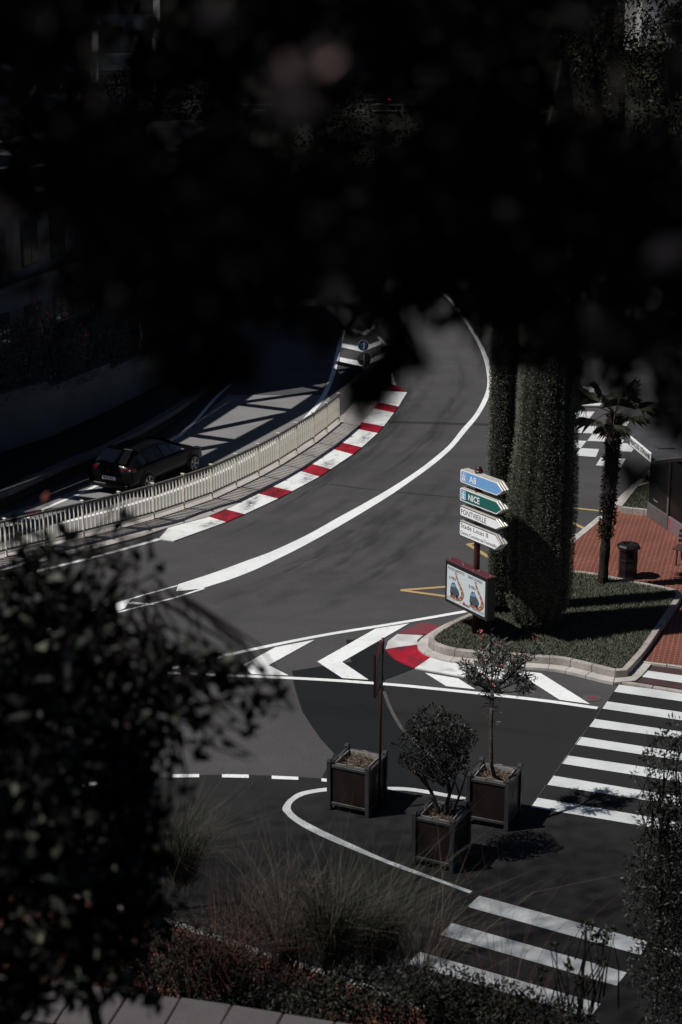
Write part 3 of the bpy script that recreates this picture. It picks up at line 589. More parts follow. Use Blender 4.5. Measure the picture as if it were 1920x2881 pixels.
# ------------------------------------------------------------------ cream railing
c0 = fence_pts[5]
fence = thing('railing', 'long curved cream metal railing with flat balusters between the two roads', 'railing', (0, 0, 0))
FH = 1.04
b = MB(); b.box((0, 0, 0), .03, .095, FH+.05); post_me = b.build('post', cream, fence, bevel=.004); post_me.location = (0, 0, -50)
bal_b = MB(); bal_b.box((0, 0, 0), .014, .055, FH-.28); bal_o = bal_b.build('baluster', cream, fence); cap_b = MB(); cap_b.box((0, 0, 0), .06, .13, .025); cap_o = cap_b.build('post_cap', cream, fence)
seeds = [post_me, bal_o, cap_o]; first = {'post': True, 'baluster': True, 'post_cap': True}
def put(seed, loc, rz, parent):
    if first.get(seed.name.split('.')[0], False): o = seed; first[seed.name.split('.')[0]] = False
    else: o = seed.copy(); col.objects.link(o)
    o.parent = parent; o.location = loc; o.rotation_euler = (0, 0, rz); return o
fl = fence_pts
for i, p in enumerate(fl):
    t = (fl[min(i+1, len(fl)-1)]-fl[max(i-1, 0)]).normalized(); rz = math.atan2(t.y, t.x)
    po = put(post_me, (p.x, p.y, ZF+(FH+.05)/2), rz, fence); put(cap_o, (p.x, p.y, ZF+FH+.055), rz, fence)
    if i < len(fl)-1:
        q = fl[i+1]; d = (q-p).normalized(); rz2 = math.atan2(d.y, d.x)
        b = MB(); b.bar((p.x, p.y, ZF+FH-.02), (q.x, q.y, ZF+FH-.02), .085, .06); b.build('top_rail', rail_m, fence, bevel=.006)
        b = MB(); b.bar((p.x, p.y, ZF+.20), (q.x, q.y, ZF+.20), .05, .045); b.build('bottom_rail', rail_m, fence)
        for k in range(1, 9):
            s = p.lerp(q, k/9.0); put(bal_o, (s.x, s.y, ZF+.20+(FH-.25)/2), rz2, fence)

# ------------------------------------------------------------------ black hatchback
def make_car(name, label, loc, rz, detail=True):
    car = thing(name, label, 'car', loc, rz)
    ST = [(-2.12, .36, .66, .68, .74, .68), (-2.09, .27, .80, .85, .83, .68), (-2.03, .23, .90, .97, .87, .64), (-1.86, .21, .92, 1.075, .885, .58), (-1.66, .20, .91, 1.205, .895, .55), (-1.38, .20, .90, 1.315, .90, .53), (-.9, .2, .90, 1.385, .90, .52), (-.3, .2, .89, 1.39, .90, .52), (.25, .2, .89, 1.325, .90, .52), (.75, .2, .90, 1.13, .90, .57), (1.1, .2, .88, .935, .89, .66), (1.5, .2, .83, .87, .88, .70), (1.88, .22, .73, .78, .85, .66), (2.08, .28, .61, .655, .77, .60), (2.16, .36, .52, .55, .64, .48)]
    V = []; Fc = []
    def sec(s):
        x, zl, zb, zt, w, wt = s
        h = [(0, zl), (w-.10, zl), (w-.005, zl+.12), (w+.012, zl+(zb-zl)*.5), (w, zb-.10), (w-.035, zb), (wt+.035, zt-.075), (wt-.06, zt-.012), (0, zt+.02)]
        return [(x, y, z) for y, z in h]+[(x, -y, z) for y, z in h[-2:0:-1]]
    for s in ST: V += sec(s)
    n = 16
    for i in range(len(ST)-1):
        for j in range(n):
            j2 = (j+1) % n; Fc.append((i*n+j, i*n+j2, (i+1)*n+j2, (i+1)*n+j))
    Fc.append(tuple(range(n))); Fc.append(tuple((len(ST)-1)*n+j for j in reversed(range(n))))
    b = MB(); b.v = V; b.f = [tuple(reversed(f)) for f in Fc]; body = b.build('body', car_paint, car, smooth=True)
    bm = bmesh.new(); bm.from_mesh(body.data); bmesh.ops.recalc_face_normals(bm, faces=bm.faces); bm.to_mesh(body.data); bm.free()
    body.data.polygons.foreach_set('use_smooth', [True]*len(body.data.polygons))
    sd = body.modifiers.new('smooth', 'SUBSURF'); sd.levels = 1; sd.render_levels = 2
    # glass
    for sgn in (1, -1):
        segs = [(-1.50, -1.22), (-1.16, -.32), (-.24, .86)]
        for a0, a1 in segs:
            b = MB(); N = 6
            def at(x, u):
                for i in range(len(ST)-1):
                    if ST[i][0] <= x <= ST[i+1][0]:
                        t = (x-ST[i][0])/(ST[i+1][0]-ST[i][0]); s = [ST[i][k]*(1-t)+ST[i+1][k]*t for k in range(6)]; break
                _, zl, zb, zt, w, wt = s; lo_, hi_ = (w-.035, zb), (wt+.035, zt-.075)
                return Vector((x, sgn*(lo_[0]*(1-u)+hi_[0]*u+.004), lo_[1]*(1-u)+hi_[1]*u+.004))
            for k in range(N):
                xa, xb = a0+(a1-a0)*k/N, a0+(a1-a0)*(k+1)/N
                q = [at(xa, .08), at(xb, .08), at(xb, .86), at(xa, .86)]; b.poly(q if sgn < 0 else q[::-1])
            b.build('side_window', car_glass, car, smooth=True)
    b = MB(); q = [(-2.03, -.60, 1.035), (-2.03, .60, 1.035), (-1.48, .48, 1.345), (-1.48, -.48, 1.345)]; b.poly(q[::-1]); b.build('rear_window', car_glass, car)
    b = MB(); q = [(1.08, -.64, .955), (.33, -.5, 1.35), (.33, .5, 1.35), (1.08, .64, .955)]; b.poly(q[::-1]); b.build('windscreen', car_glass, car)
    b = MB(); b.box((-1.40, 0, 1.365), .2, .98, .025); b.build('roof_spoiler', car_paint, car, bevel=.012)
    wp = MB(); wp.bar((-2.03, .02, 1.05), (-2.0, .40, 1.068), .02, .02); wp.build('rear_wiper', dark_plastic, car)
    for sgn in (1, -1):
        b = MB(); b.hexa([(-2.115, sgn*.46, .80), (-2.02, sgn*.885, .81), (-1.90, sgn*.905, .82), (-2.0, sgn*.5, .80)][::sgn], [(-2.085, sgn*.44, .90), (-2.0, sgn*.87, .92), (-1.90, sgn*.895, .905), (-1.98, sgn*.5, .90)][::sgn])
        b.build('tail_light', red_lens, car)
        b = MB(); b.hexa([(-2.125, sgn*.62, .34), (-2.06, sgn*.80, .34), (-2.0, sgn*.80, .34), (-2.0, sgn*.62, .34)][::sgn], [(-2.125, sgn*.62, .37), (-2.06, sgn*.80, .37), (-2.0, sgn*.8, .37), (-2.0, sgn*.62, .37)][::sgn]); b.build('reflector', red_lens, car)
        b = MB(); b.box((.66, sgn*.97, .95), .12, .17, .12); b.build('wing_mirror', car_paint, car, bevel=.03)
        for hx in (-.95, .10):
            b = MB(); b.box((hx, sgn*.907, .77), .2, .02, .025); b.build('door_handle', car_paint, car, bevel=.006)
        b = MB(); b.box((2.02, sgn*.62, .66), .16, .26, .1); b.build('headlight', car_glass, car, bevel=.02)
    b = MB(); b.box((-2.128, 0, .555), .015, .50, .115); pl = b.build('number_plate', sign_white, car, bevel=.003)
    text('plate_lettering', '4U7E', ink, (-2.1365, .13, .525), (0, -1, 0), (0, 0, 1), .075, pl, width=.30, thick=.001)
    b = MB(); b.box((-2.137, .19, .555), .002, .07, .07); b.build('plate_crest', red_ink, pl)
    em = MB(); N = 24
    for k in range(N):
        t0, t1 = 2*math.pi*k/N, 2*math.pi*(k+1)/N
        em.bar((-2.11, .062*math.cos(t0), .79+.062*math.sin(t0)), (-2.11, .062*math.cos(t1), .79+.062*math.sin(t1)), .012, .012, (1, 0, 0))
    for a, c in (((-.03, .05), (0, .0)), ((0, 0), (.03, .05)), ((-.055, .02), (-.025, -.05)), ((-.025, -.05), (0, -.005)), ((0, -.005), (.025, -.05)), ((.025, -.05), (.055, .02))):
        em.bar((-2.11, a[0], .79+a[1]), (-2.11, c[0], .79+c[1]), .010, .010, (1, 0, 0))
    em.build('emblem', chrome, car)
    b = MB(); b.box((-2.1, 0, .30), .06, 1.36, .14); b.build('rear_skirt', dark_plastic, car, bevel=.02)
    for wx in (-1.30, 1.33):
        for sgn in (1, -1):
            ar = MB(); th = [math.pi*k/12 for k in range(13)]
            ar.poly([(wx+.385*math.cos(t), sgn*.918, .33+.385*math.sin(t)) for t in (th if sgn < 0 else th[::-1])]); ar.build('wheel_arch', dark_plastic, car, tri=True)
            w = MB(); prof = [(.20, -.10), (.30, -.105), (.325, -.07), (.325, .07), (.30, .105), (.20, .10)]; w.lathe((0, 0, 0), prof, 24)
            tw = w.build('wheel', tyre_m, car, smooth=True); tw.location = (wx, sgn*.845, .325); tw.rotation_euler = (math.pi/2, 0, 0)
            r = MB(); r.lathe((0, 0, -sgn*.085), [(.055, -.03), (.06, -.01), (.06, .03), (.03, .035)], 12)
            for k in range(5):
                t = 2*math.pi*k/5
                for dt in (-.16, .16):
                    r.bar((.05*math.cos(t), .05*math.sin(t), -sgn*.095), (.215*math.cos(t+dt), .215*math.sin(t+dt), -sgn*.107), .038, .02, (0, 0, 1))
            for k in range(24):
                t0, t1 = 2*math.pi*k/24, 2*math.pi*(k+1)/24; r.bar((.215*math.cos(t0), .215*math.sin(t0), -sgn*.105), (.215*math.cos(t1), .215*math.sin(t1), -sgn*.105), .018, .03, (0, 0, 1))
            r.build('rim', rim_m, tw)
    return car
fr, rr = gp(546, 1330.5), gp(420, 1384)
hd = (fr-rr).normalized(); rv = Vector((hd.y, -hd.x, 0))
cc = (fr+rr)/2 - rv*0.90
make_car('parked_car', 'glossy black hatchback on the pale road behind the cream railing', (cc.x-hd.x*.05, cc.y-hd.y*.05, Z2), math.atan2(hd.y, hd.x))

# ------------------------------------------------------------------ planters
def planter(FL, FR, depth, h, label):
    FL, FR = gp(*FL), gp(*FR); ux = (FR-FL); w = ux.length; ux.normalize(); uy = Vector((-ux.y, ux.x, 0))
    c = (FL+FR)/2+uy*depth/2
    t = thing('planter', label, 'planter', (c.x, c.y, Z3), math.atan2(ux.y, ux.x), 'square planter boxes on the loop')
    P = .085; hw, hd_ = w/2-P/2, depth/2-P/2
    for sx in (-1, 1):
        for sy in (-1, 1):
            b = MB(); b.box((sx*hw, sy*hd_, h/2), P, P, h); po = b.build('post', frame_g, t, bevel=.006)
            b = MB(); b.hexa([(sx*hw-.05, sy*hd_-.05, h), (sx*hw+.05, sy*hd_-.05, h), (sx*hw+.05, sy*hd_+.05, h), (sx*hw-.05, sy*hd_+.05, h)], [(sx*hw-.035, sy*hd_-.035, h+.035), (sx*hw+.035, sy*hd_-.035, h+.035), (sx*hw+.035, sy*hd_+.035, h+.035), (sx*hw-.035, sy*hd_+.035, h+.035)]); b.build('post_cap', frame_g, po)
    for s in (-1, 1):
        for zz in (.135, h-.085):
            b = MB(); b.box((0, s*hd_, zz), w-2*P-.004, .055, .06); b.build('rail', frame_g, t, bevel=.005)
            b = MB(); b.box((s*hw, 0, zz), .055, depth-2*P-.004, .06); b.build('rail', frame_g, t, bevel=.005)
        b = MB(); b.box((0, s*(hd_-.004), (h+.05)/2), w-2*P-.004, .022, h-.282); b.build('panel', panel_m, t)
        b = MB(); b.box((s*(hw-.004), 0, (h+.05)/2), .022, depth-2*P-.004, h-.282); b.build('panel', panel_m, t)
        # liner walls and hooks
        b = MB(); b.box((0, s*(hd_-.075), h-.13), w-.30, .02, .16); b.build('liner', liner_m, t)
        b = MB(); b.box((s*(hw-.075), 0, h-.13), .02, depth-.30, .16); b.build('liner', liner_m, t)
        b = MB(); b.tube([(-.07, s*(hd_-.06), h-.055), (-.05, s*(hd_-.06), h-.02), (.05, s*(hd_-.06), h-.02), (.07, s*(hd_-.06), h-.055)], .007, 6); b.build('lifting_hook', liner_m, t)
        b = MB(); b.tube([(s*(hw-.06), -.07, h-.055), (s*(hw-.06), -.05, h-.02), (s*(hw-.06), .05, h-.02), (s*(hw-.06), .07, h-.055)], .007, 6); b.build('lifting_hook', liner_m, t)
    b = MB(); N = 16; sw, sd_ = w-.30, depth-.30
    idx = {}
    for i in range(N+1):
        for j in range(N+1):
            idx[i, j] = len(b.v); b.v.append((-sw/2+sw*i/N, -sd_/2+sd_*j/N, h-.15+R.uniform(-.022, .022)+.05*math.exp(-((i-N/2)**2+(j-N/2)**2)/30)))
    for i in range(N):
        for j in range(N): b.f.append((idx[i, j], idx[i+1, j], idx[i+1, j+1], idx[i, j+1]))
    so = b.build('soil', soil_m, t, smooth=False)
    n = 420; P_ = np.stack([NR.uniform(-sw/2, sw/2, n), NR.uniform(-sd_/2, sd_/2, n), np.full(n, h-.13)], 1)
    P_[:, 2] += NR.uniform(-.01, .05, n)
    ch = leaves('mulch_chips', P_, rand_dirs(n, (0, 0, .4)), NR.uniform(.02, .05, n), NR.uniform(.015, .03, n), soil_m, so); ch['kind'] = 'stuff'
    return t, c, ux, uy, w
PH = 1.0
p1, c1, ux1, uy1, w1 = planter((919.5, 2277.6), (1038, 2303), .90, PH, 'empty planter box with bare soil and a sign post fixed to its side')
p2, c2, ux2, uy2, w2 = planter((1156.8, 2431.8), (1275.4, 2459.5), .84, PH, 'planter box holding the dense round evergreen shrub')
p3, c3, ux3, uy3, w3 = planter((1309, 2318), (1429.6, 2341), .84, PH, 'planter box holding the slender flowering oleander standard')
for pp, (ux_, uy_, cc_, w_) in ((p3, (ux3, uy3, c3, w3)), (p1, (ux1, uy1, c1, w1))):
    b = MB(); b.box((w_/2-.032, .02, .62), .004, .13, .15); b.build('notice', liner_m, pp)

# sign post fixed to the first planter
base = c1+ux1*(w1/2+.03)+uy1*(-.02)
topz = hz(base, 1797)
sp_ = thing('sign_post', 'thin maroon post with an edge-on framed sign plate, fixed to the empty planter', 'sign post', (base.x, base.y, Z3))
b = MB(); b.tube([(0, 0, .02), (.01, 0, topz*.5), (0.045, 0, topz)], .027, 10); b.build('post', maroon, sp_, smooth=True)
for k in range(7):
    zz = R.uniform(1.2, topz-1.0); f_ = .01*zz/topz*3
    b = MB(); b.box((-.026+f_*.9, -.012, zz), .004, .016, R.uniform(.05, .2)); b.build('bare_metal_scrape', post_metal, sp_)
pd = Vector((-.16, -.80, 0)).normalized(); pw, ph_ = .72, .80
pc = Vector((0.03, -.03, topz-.47)); up_ = Vector((0, 0, 1)); pn = pd.cross(up_)
b = MB(); b.box(pc+pd*pw/2, pw, .02, ph_, pd, None, up_); pla = b.build('sign_plate', ink, sp_)
for s in (-1, 1):
    b = MB(); b.box(pc+pd*pw/2+up_*s*(ph_/2+.012), pw+.05, .05, .026, pd, None, up_); b.build('plate_frame', maroon, pla)
    b = MB(); b.box(pc+pd*(pw/2+s*(pw/2+.012)), .026, .05, ph_, pd, None, up_); b.build('plate_frame', maroon, pla)
for s in (-1, 1):
    b = MB(); b.box(pc+pd*pw*.5+pn*s*.013-up_*.03, pw*.62, .004, ph_*.62, pd, None, up_); b.build('plate_face', liner_m, pla)
b = MB(); b.box(Vector((0.035, 0, topz-.1)), .08, .08, .05); b.build('clamp', post_metal, sp_); b = MB(); b.box(Vector((0.03, 0, topz-.8)), .07, .07, .04); b.build('clamp', post_metal, sp_)

# ------------------------------------------------------------------ direction signs and traffic display on one pole
sb = gp(1337, 1781, ZI); st = hz(sb, 1309)
sg = thing('direction_signpost', 'maroon pole with four arrow direction signs above a framed traffic time display', 'signpost', (sb.x, sb.y, ZI-.03))
H0 = st-ZI
b = MB(); b.tube([(0, 0, 0), (0, 0, H0-.10)], .075, 16); b.build('pole', maroon, sg, smooth=True)
b = MB(); b.lathe((0, 0, H0-.13), [(.078, 0), (.085, .01), (.085, .05), (.078, .07), (.07, .10), (.045, .13), (.01, .142)], 16); b.build('pole_cap', maroon, sg, smooth=True)
bu = Vector((.545, -.838, 0)); bu.normalize(); bz = Vector((0, 0, 1)); bn = bu.cross(bz)    # bn looks out of the lettered side
if bn.x > 0: bn = -bn
def board(z0, z1, L0, L1, faces, body_m, border_m, face_m, tip=.22, key=''):
    """arrow board from L0 to L1 along bu, z0..z1; nose at L1"""
    h = z1-z0; D0 = .155
    def ring(ins, off):
        xs0, xs1 = L0+ins, L1-ins; a, c = z0+ins, z1-ins; t = tip*(1-ins/h)
        pts = [(xs0+.03, a), (xs1-t, a), (xs1, (a+c)/2), (xs1-t, c), (xs0+.03, c), (xs0, c-.03), (xs0, a+.03)]
        return [bu*x+bz*z+bn*off for x, z in pts]
    root = None
    for k in range(3):
        f0 = D0-.075*k; b = MB()
        r1, r2 = ring(.0, f0), ring(.0, f0-.058); b.hexa(r2 if True else r1, r1)
        o = b.build('sign_board' if k == 0 else 'backing_board', body_m, sg if root is None else root, bevel=.010)
        if k == 0: root = o
        if k:
            b = MB(); b.hexa(ring(.022, f0+.018), ring(.022, f0-.001+.0)); b = MB(); b.hexa(ring(.02, f0), ring(.02, f0+.017)); b.build('spacer', alu, root)
    b = MB(); b.poly(ring(.010, D0+.002)); bo = b.build('border', border_m, root, tri=True)
    b = MB(); b.poly(ring(.032, D0+.004)); b.build('face', face_m, root, tri=True)
    return root, D0+.006
def fix_normals(o):
    bm = bmesh.new(); bm.from_mesh(o.data); bmesh.ops.recalc_face_normals(bm, faces=bm.faces); bm.to_mesh(o.data); bm.free()
def wp(x, z, off): return bu*x+bz*z+bn*off
def zt(py): return hz(sb+Vector((0, 0, 0)), py)-(ZI-.03)
# heights of the boards measured at the pole (left top corner, nose end)
b1 = (zt(1383.5), zt(1352)); 
hB = .325
zA = zt(1348); zB = zt(1400); zC = zt(1447); zD = zt(1496)
L0, L1 = -.52, 1.12
BD = []
for zc, hh, fm, bm_, body, key in ((zA, .33, sign_blue, sign_white, alu, 'A'), (zB, .33, sign_green, sign_white, alu, 'N'), (zC, .27, sign_white, ink, alu, 'F'), (zD, .40, sign_white, ink, alu, 'S')):
    BD.append((board(zc-hh/2, zc+hh/2, L0, L1, None, body, bm_, fm), zc, hh, key))
for (rt, off), zc, hh, key in BD:
    if key in 'AN':
        s = .205; x0 = L0+.055; z0_ = zc-s/2
        if key == 'N':
            b = MB(); b.poly([wp(x0, z0_, off), wp(x0+s*.9, z0_, off), wp(x0+s*.9, z0_+s*1.05, off), wp(x0, z0_+s*1.05, off)]); b.build('symbol_field', sign_blue, rt)
        e = .009
        b = MB()
        for (xa, za, xb, zb_) in ((0, 0, .9, e/s), (0, 1.05-e/s, .9, 1.05), (0, 0, e/s, 1.05), (.9-e/s, 0, .9, 1.05)):
            b.poly([wp(x0+s*xa, z0_+s*za, off+.002), wp(x0+s*xb, z0_+s*za, off+.002), wp(x0+s*xb, z0_+s*zb_, off+.002), wp(x0+s*xa, z0_+s*zb_, off+.002)])
        b.build('symbol_border', sign_white, rt)
        b = MB()
        for q in ([(.12, .07), (.33, .07), (.40, .5), (.27, .5)], [(.47, .07), (.72, .07), (.60, .5), (.47, .5)], [(.08, .56), (.82, .56), (.82, .65), (.08, .65)], [(.33, .71), (.42, .71), (.43, .93), (.37, .93)], [(.48, .71), (.57, .71), (.53, .93), (.47, .93)]):
            b.poly([wp(x0+s*x, z0_+s*z, off+.003) for x, z in q])
        b.build('motorway_symbol', sign_white, rt)
    if key == 'A': text('lettering', 'A8', sign_white, wp(L0+.36, zc-.085, off), bu, bz, .16, rt, width=.27, thick=.001, bold=.012)
    if key == 'N': text('lettering', 'NICE', sign_white, wp(L0+.34, zc-.075, off), bu, bz, .15, rt, width=.44, thick=.001, bold=.018)
    if key == 'F': text('lettering', 'FONTVIEILLE', ink, wp(L0+.07, zc-.065, off), bu, bz, .13, rt, width=.98, thick=.001)
    if key == 'S':
        text('lettering', 'Stade Louis II', ink, wp(L0+.07, zc+.035, off), bu, bz, .115, rt, width=1.06, thick=.001)
        text('lettering', 'Centre Commercial Fontvieille', ink, wp(L0+.06, zc-.125, off), bu, bz, .085, rt, width=1.40, thick=.001)
for zc in (zA, zB, zC, zD):
    b = MB(); b.lathe((0, 0, zc+.155), [(.082, 0), (.10, .02), (.10, .05), (.082, .07)], 14); b.build('collar', maroon, sg)
# display
du = Vector((.525, -.851, 0)).normalized(); dn = du.cross(bz); dn = -dn if dn.x > 0 else dn
zd0, zd1 = zt(1718)-.02, zt(1602)+.0
sw0, sw1 = -1.02, .72; dt = .24
def dq(x, z, off): return du*x+bz*z+dn*off
scx, scz = (sw0+sw1)/2, (zd0+zd1)/2; DW, DH = sw1-sw0, zd1-zd0
b = MB(); b.box(dq(scx, scz, .075), DW, dt, DH, du, None, bz); dbx = b.build('display_box', black_m, sg, bevel=.012)
fo = .075+dt/2
b = MB(); b.box(dq(scx, zd1+.012, .075), DW+.01, dt+.01, .022, du, None, bz); b.build('display_lid', maroon_top, dbx, bevel=.006)
for k in (-.44, -.2, -.13, .13, .2, .46):
    b = MB(); p_ = dq(scx+k*DW, zd1+.022, .10+R.uniform(-.05, .05)); b.lathe(p_, [(.022, 0), (.022, .014), (.01, .03)], 8); b.build('lid_bolt', post_metal, dbx)
mg = .09
b = MB(); q = [dq(sw0+mg, zd0+mg, fo+.004), dq(sw1-mg, zd0+mg, fo+.004), dq(sw1-mg, zd1-mg, fo+.004), dq(sw0+mg, zd1-mg, fo+.004)]; b.poly(q); scr = b.build('screen', screen_m, dbx)
sx0, sz0, SW, SH = sw0+mg, zd0+mg, DW-2*mg, DH-2*mg
def sq(u, v, o=.0): return dq(sx0+u*SW, sz0+v*SH, fo+.006+o)
text('lettering', 'PLAGE LARVOTTO', ink, sq(.03, .885), du, bz, .075, scr, width=.43*SW, thick=.001)
text('lettering', 'SAINT ROMAN', ink, sq(.55, .885), du, bz, .075, scr, width=.37*SW, thick=.001)
for ox, lab in ((0, '6 MIN'), (.52, '8 MIN')):
    text('lettering', lab, ink, sq(.06+ox, .62), du, bz, .085, scr, width=.17*SW, thick=.001)
    # winding road drawing
    cl = [(.10, .17), (.22, .125), (.34, .15), (.41, .25), (.415, .38), (.36, .52), (.29, .66), (.24, .80)]
    L_ = [Vector((x+ox, y, 0)) for x, y in cl]; L_ = smooth_line(L_, 30); wd = [.10*(1-.66*i/29) for i in range(30)]
    b = MB(); prev = None
    for i in range(30):
        t = (L_[min(i+1, 29)]-L_[max(i-1, 0)]).normalized(); nn = Vector((-t.y, t.x, 0)); a_, c_ = L_[i]+nn*wd[i]*.55, L_[i]-nn*wd[i]*.55
        if prev: b.poly([sq(prev[0].x, prev[0].y), sq(prev[1].x, prev[1].y), sq(c_.x, c_.y), sq(a_.x, a_.y)])
        prev = (a_, c_)
    b.poly([sq(.20+ox, .82), sq(.225+ox, .88), sq(.285+ox, .82)]); b.build('road_drawing', brown_road, scr)
    b = MB()
    for i in range(4, 28, 4):
        a_, c_ = L_[i], L_[i+1]; t = (c_-a_).normalized(); nn = Vector((-t.y, t.x, 0))*.006; b.poly([sq(*(a_+nn)[:2], .002), sq(*(a_-nn)[:2], .002), sq(*(c_-nn)[:2], .002), sq(*(c_+nn)[:2], .002)])
    b.build('dash_drawing', sign_white, scr)
    b = MB(); b.poly([sq(x+ox, y, .003) for x, y in [(.09, .22), (.10, .40), (.135, .54), (.21, .57), (.255, .46), (.31, .40), (.335, .31), (.32, .22), (.27, .17), (.13, .20)]]); b.build('car_drawing', car_draw, scr, tri=True)
    b = MB(); b.poly([sq(x+ox, y, .005) for x, y in [(.115, .42), (.145, .51), (.175, .53), (.175, .43)]]); b.poly([sq(x+ox, y, .005) for x, y in [(.185, .43), (.185, .53), (.215, .54), (.24, .45)]]); b.build('window_drawing', car_glass_draw, scr)
    b = MB()
    for wx_, wy_ in ((.14, .215), (.275, .195)): b.poly([sq(wx_+ox+.028*math.cos(t), wy_+.045*math.sin(t), .006) for t in [k*math.pi/6 for k in range(12)]])
    b.build('wheel_drawing', ink, scr)
text('lettering', 'Monaco', ink, sq(.43, .05), du, bz, .075, scr, width=.19*SW, thick=.001, bold=.02)
text('lettering', 'M', red_ink, sq(.43, .05), du, bz, .085, scr, width=.055*SW, thick=.003, bold=.03)
text('lettering', 'BY WAZE', grey_ink, sq(.74, .04), du, bz, .06, scr, width=.24*SW, thick=.001, bold=.015)
b = MB()
for k, ln in enumerate((.22, .17)): b.poly([sq(.06, .085-.045*k, .001), sq(.06+ln, .085-.045*k, .001), sq(.06+ln, .100-.045*k, .001), sq(.06, .100-.045*k, .001)])
for x in (.36, .69): b.poly([sq(x, .03, .001), sq(x+.006, .03, .001), sq(x+.026, .11, .001), sq(x+.02, .11, .001)])
b.poly([sq(.015, .03, .001), sq(.045, .03, .001), sq(.045, .11, .001), sq(.015, .11, .001)])
b.build('small_print', grey_ink, scr)
for o in sg.children_recursive:
    if o.type == 'MESH' and o.name.split('.')[0] in ('sign_board', 'backing_board', 'spacer'): fix_normals(o)

# ------------------------------------------------------------------ round signs on a post
rb = gp(1025, 1096, .11); rs = thing('round_sign_post', 'grey post with a round blue sign above the back of a round sign', 'road sign', (rb.x, rb.y, .11))
zt1, zt2 = hz(rb, 971)-.11, hz(rb, 1011)-.11
b = MB(); b.tube([(0, 0, 0), (0, 0, zt1+.2)], .035, 8); b.build('post', post_metal, rs, smooth=True)
fv = Vector((-rb.x, -rb.y, 0)).normalized(); sv = Vector((-fv.y, fv.x, 0))
if sv.x < 0: sv = -sv
def disc(c, r, m, name, thick=.02, par=rs):
    b = MB(); ring = [c+sv*r*math.cos(2*math.pi*k/28)+bz*r*math.sin(2*math.pi*k/28) for k in range(28)]
    b.hexa([p-fv*thick for p in ring], ring); o = b.build(name, m, par); fix_normals(o); return o
d1 = disc(fv*.06+bz*zt1-sv*.04, .225, sign_white, 'sign_disc'); disc(fv*.063+bz*zt1-sv*.04, .20, disc_blue, 'sign_face', .002, d1)
b = MB(); cx_ = -sv*.04+fv*.068+bz*zt1; b.poly([cx_+sv*x+bz*z for x, z in [(-.005, -.15), (.04, -.15), (.075, .13), (.03, .14)]]); b.poly([cx_+sv*x+bz*z for x, z in [(.03, .14), (.07, .15), (-.05, .04), (-.09, .02)]]); b.build('arrow_mark', sign_white, d1)
d2 = disc(-fv*.05+bz*zt2, .275, sign_grey, 'sign_disc'); disc(-fv*.045+bz*zt2, .255, sign_grey, 'sign_back', .002, d2)
b = MB(); b.bar(-fv*.03+bz*zt2-sv*.2, -fv*.03+bz*zt2+sv*.2, .04, .05); b.build('bracket', post_metal, d2)

# ------------------------------------------------------------------ litter bin
lb = gp(1765, 1624, ZP); bn_ = thing('litter_bin', 'black octagonal litter bin on the red paving behind the lawn', 'bin', (lb.x, lb.y, ZP))
a8 = math.pi/8
b = MB(); b.lathe((0, 0, 0), [(.275, 0), (.275, .05), (.26, .06), (.26, .50)], 8, a8); b.build('lower_body', bin_m, bn_, bevel=.006)
b = MB(); b.lathe((0, 0, .505), [(.27, 0), (.27, .035), (.26, .04), (.26, .30), (.275, .31)], 8, a8); b.build('upper_body', bin_m, bn_, bevel=.006)
b = MB(); b.lathe((0, 0, .82), [(.275, 0), (.325, .02), (.325, .075), (.27, .13), (.15, .145), (.14, .10)], 8, a8); b.build('lid', bin_m, bn_, bevel=.008)

# ------------------------------------------------------------------ bus shelter
P1, P2, P3 = gp(1726, 1208, 2.45), gp(1840, 1305, 2.45), gp(1918, 1334, 2.45)
o_ = P2.copy(); shl = thing('bus_shelter', 'grey bus shelter with curved roof and a street name board on its edge', 'bus shelter', (o_.x, o_.y, ZP))
ux_ = (P1-P2); Ls = ux_.length; ux_.normalize(); uy_ = Vector((ux_.y, -ux_.x, 0))
if uy_.x < 0: uy_ = -uy_
RW = 1.7; zr = 2.35
b = MB(); N = 8
prof = [(RW*k/N, .22*math.sin(math.pi*.5*(1-k/N))-.22+0.0) for k in range(N+1)]
top = [[ux_*x+uy_*p[0]+bz*(zr+.05-p[0]*.05+.10*math.sin(math.pi*p[0]/RW)) for p in prof] for x in (0, Ls)]
for k in range(N):
    b.hexa([top[0][k]-bz*.05, top[0][k+1]-bz*.05, top[1][k+1]-bz*.05, top[1][k]-bz*.05], [top[0][k], top[0][k+1], top[1][k+1], top[1][k]])
rf = b.build('roof', roof_m, shl); fix_normals(rf)
b = MB(); b.bar(top[0][0]+bz*.0-uy_*.03, top[1][0]-uy_*.03, .06, .11); b.build('roof_edge', shelter_m, rf)
b = MB()
for k in range(N): b.bar(top[0][k]-ux_*.03, top[0][k+1]-ux_*.03, .06, .10)
b.build('roof_edge', shelter_m, rf)
b = MB(); b.box(ux_*1.4+uy_*.75+bz*(zr+.13), .45, .5, .012, ux_, uy_); b.build('roof_hatch', roof_m, rf)
# name board on the roof edge
nb0 = ux_*1.32-uy_*.07; 
b = MB(); b.box(ux_*1.02-uy_*.08+bz*(zr+.18), 2.0, .03, .27, ux_, None, bz); nbd = b.build('name_board', sign_white, shl, bevel=.004)
tn = ux_.cross(bz); tdir = -ux_; 
text('name_lettering', 'PRINCESSE STÉPHANIE', ink, ux_*1.98-uy_*.10+bz*(zr+.105), -ux_, bz, .15, nbd, width=1.90, thick=.0 if False else .002, bold=.01)
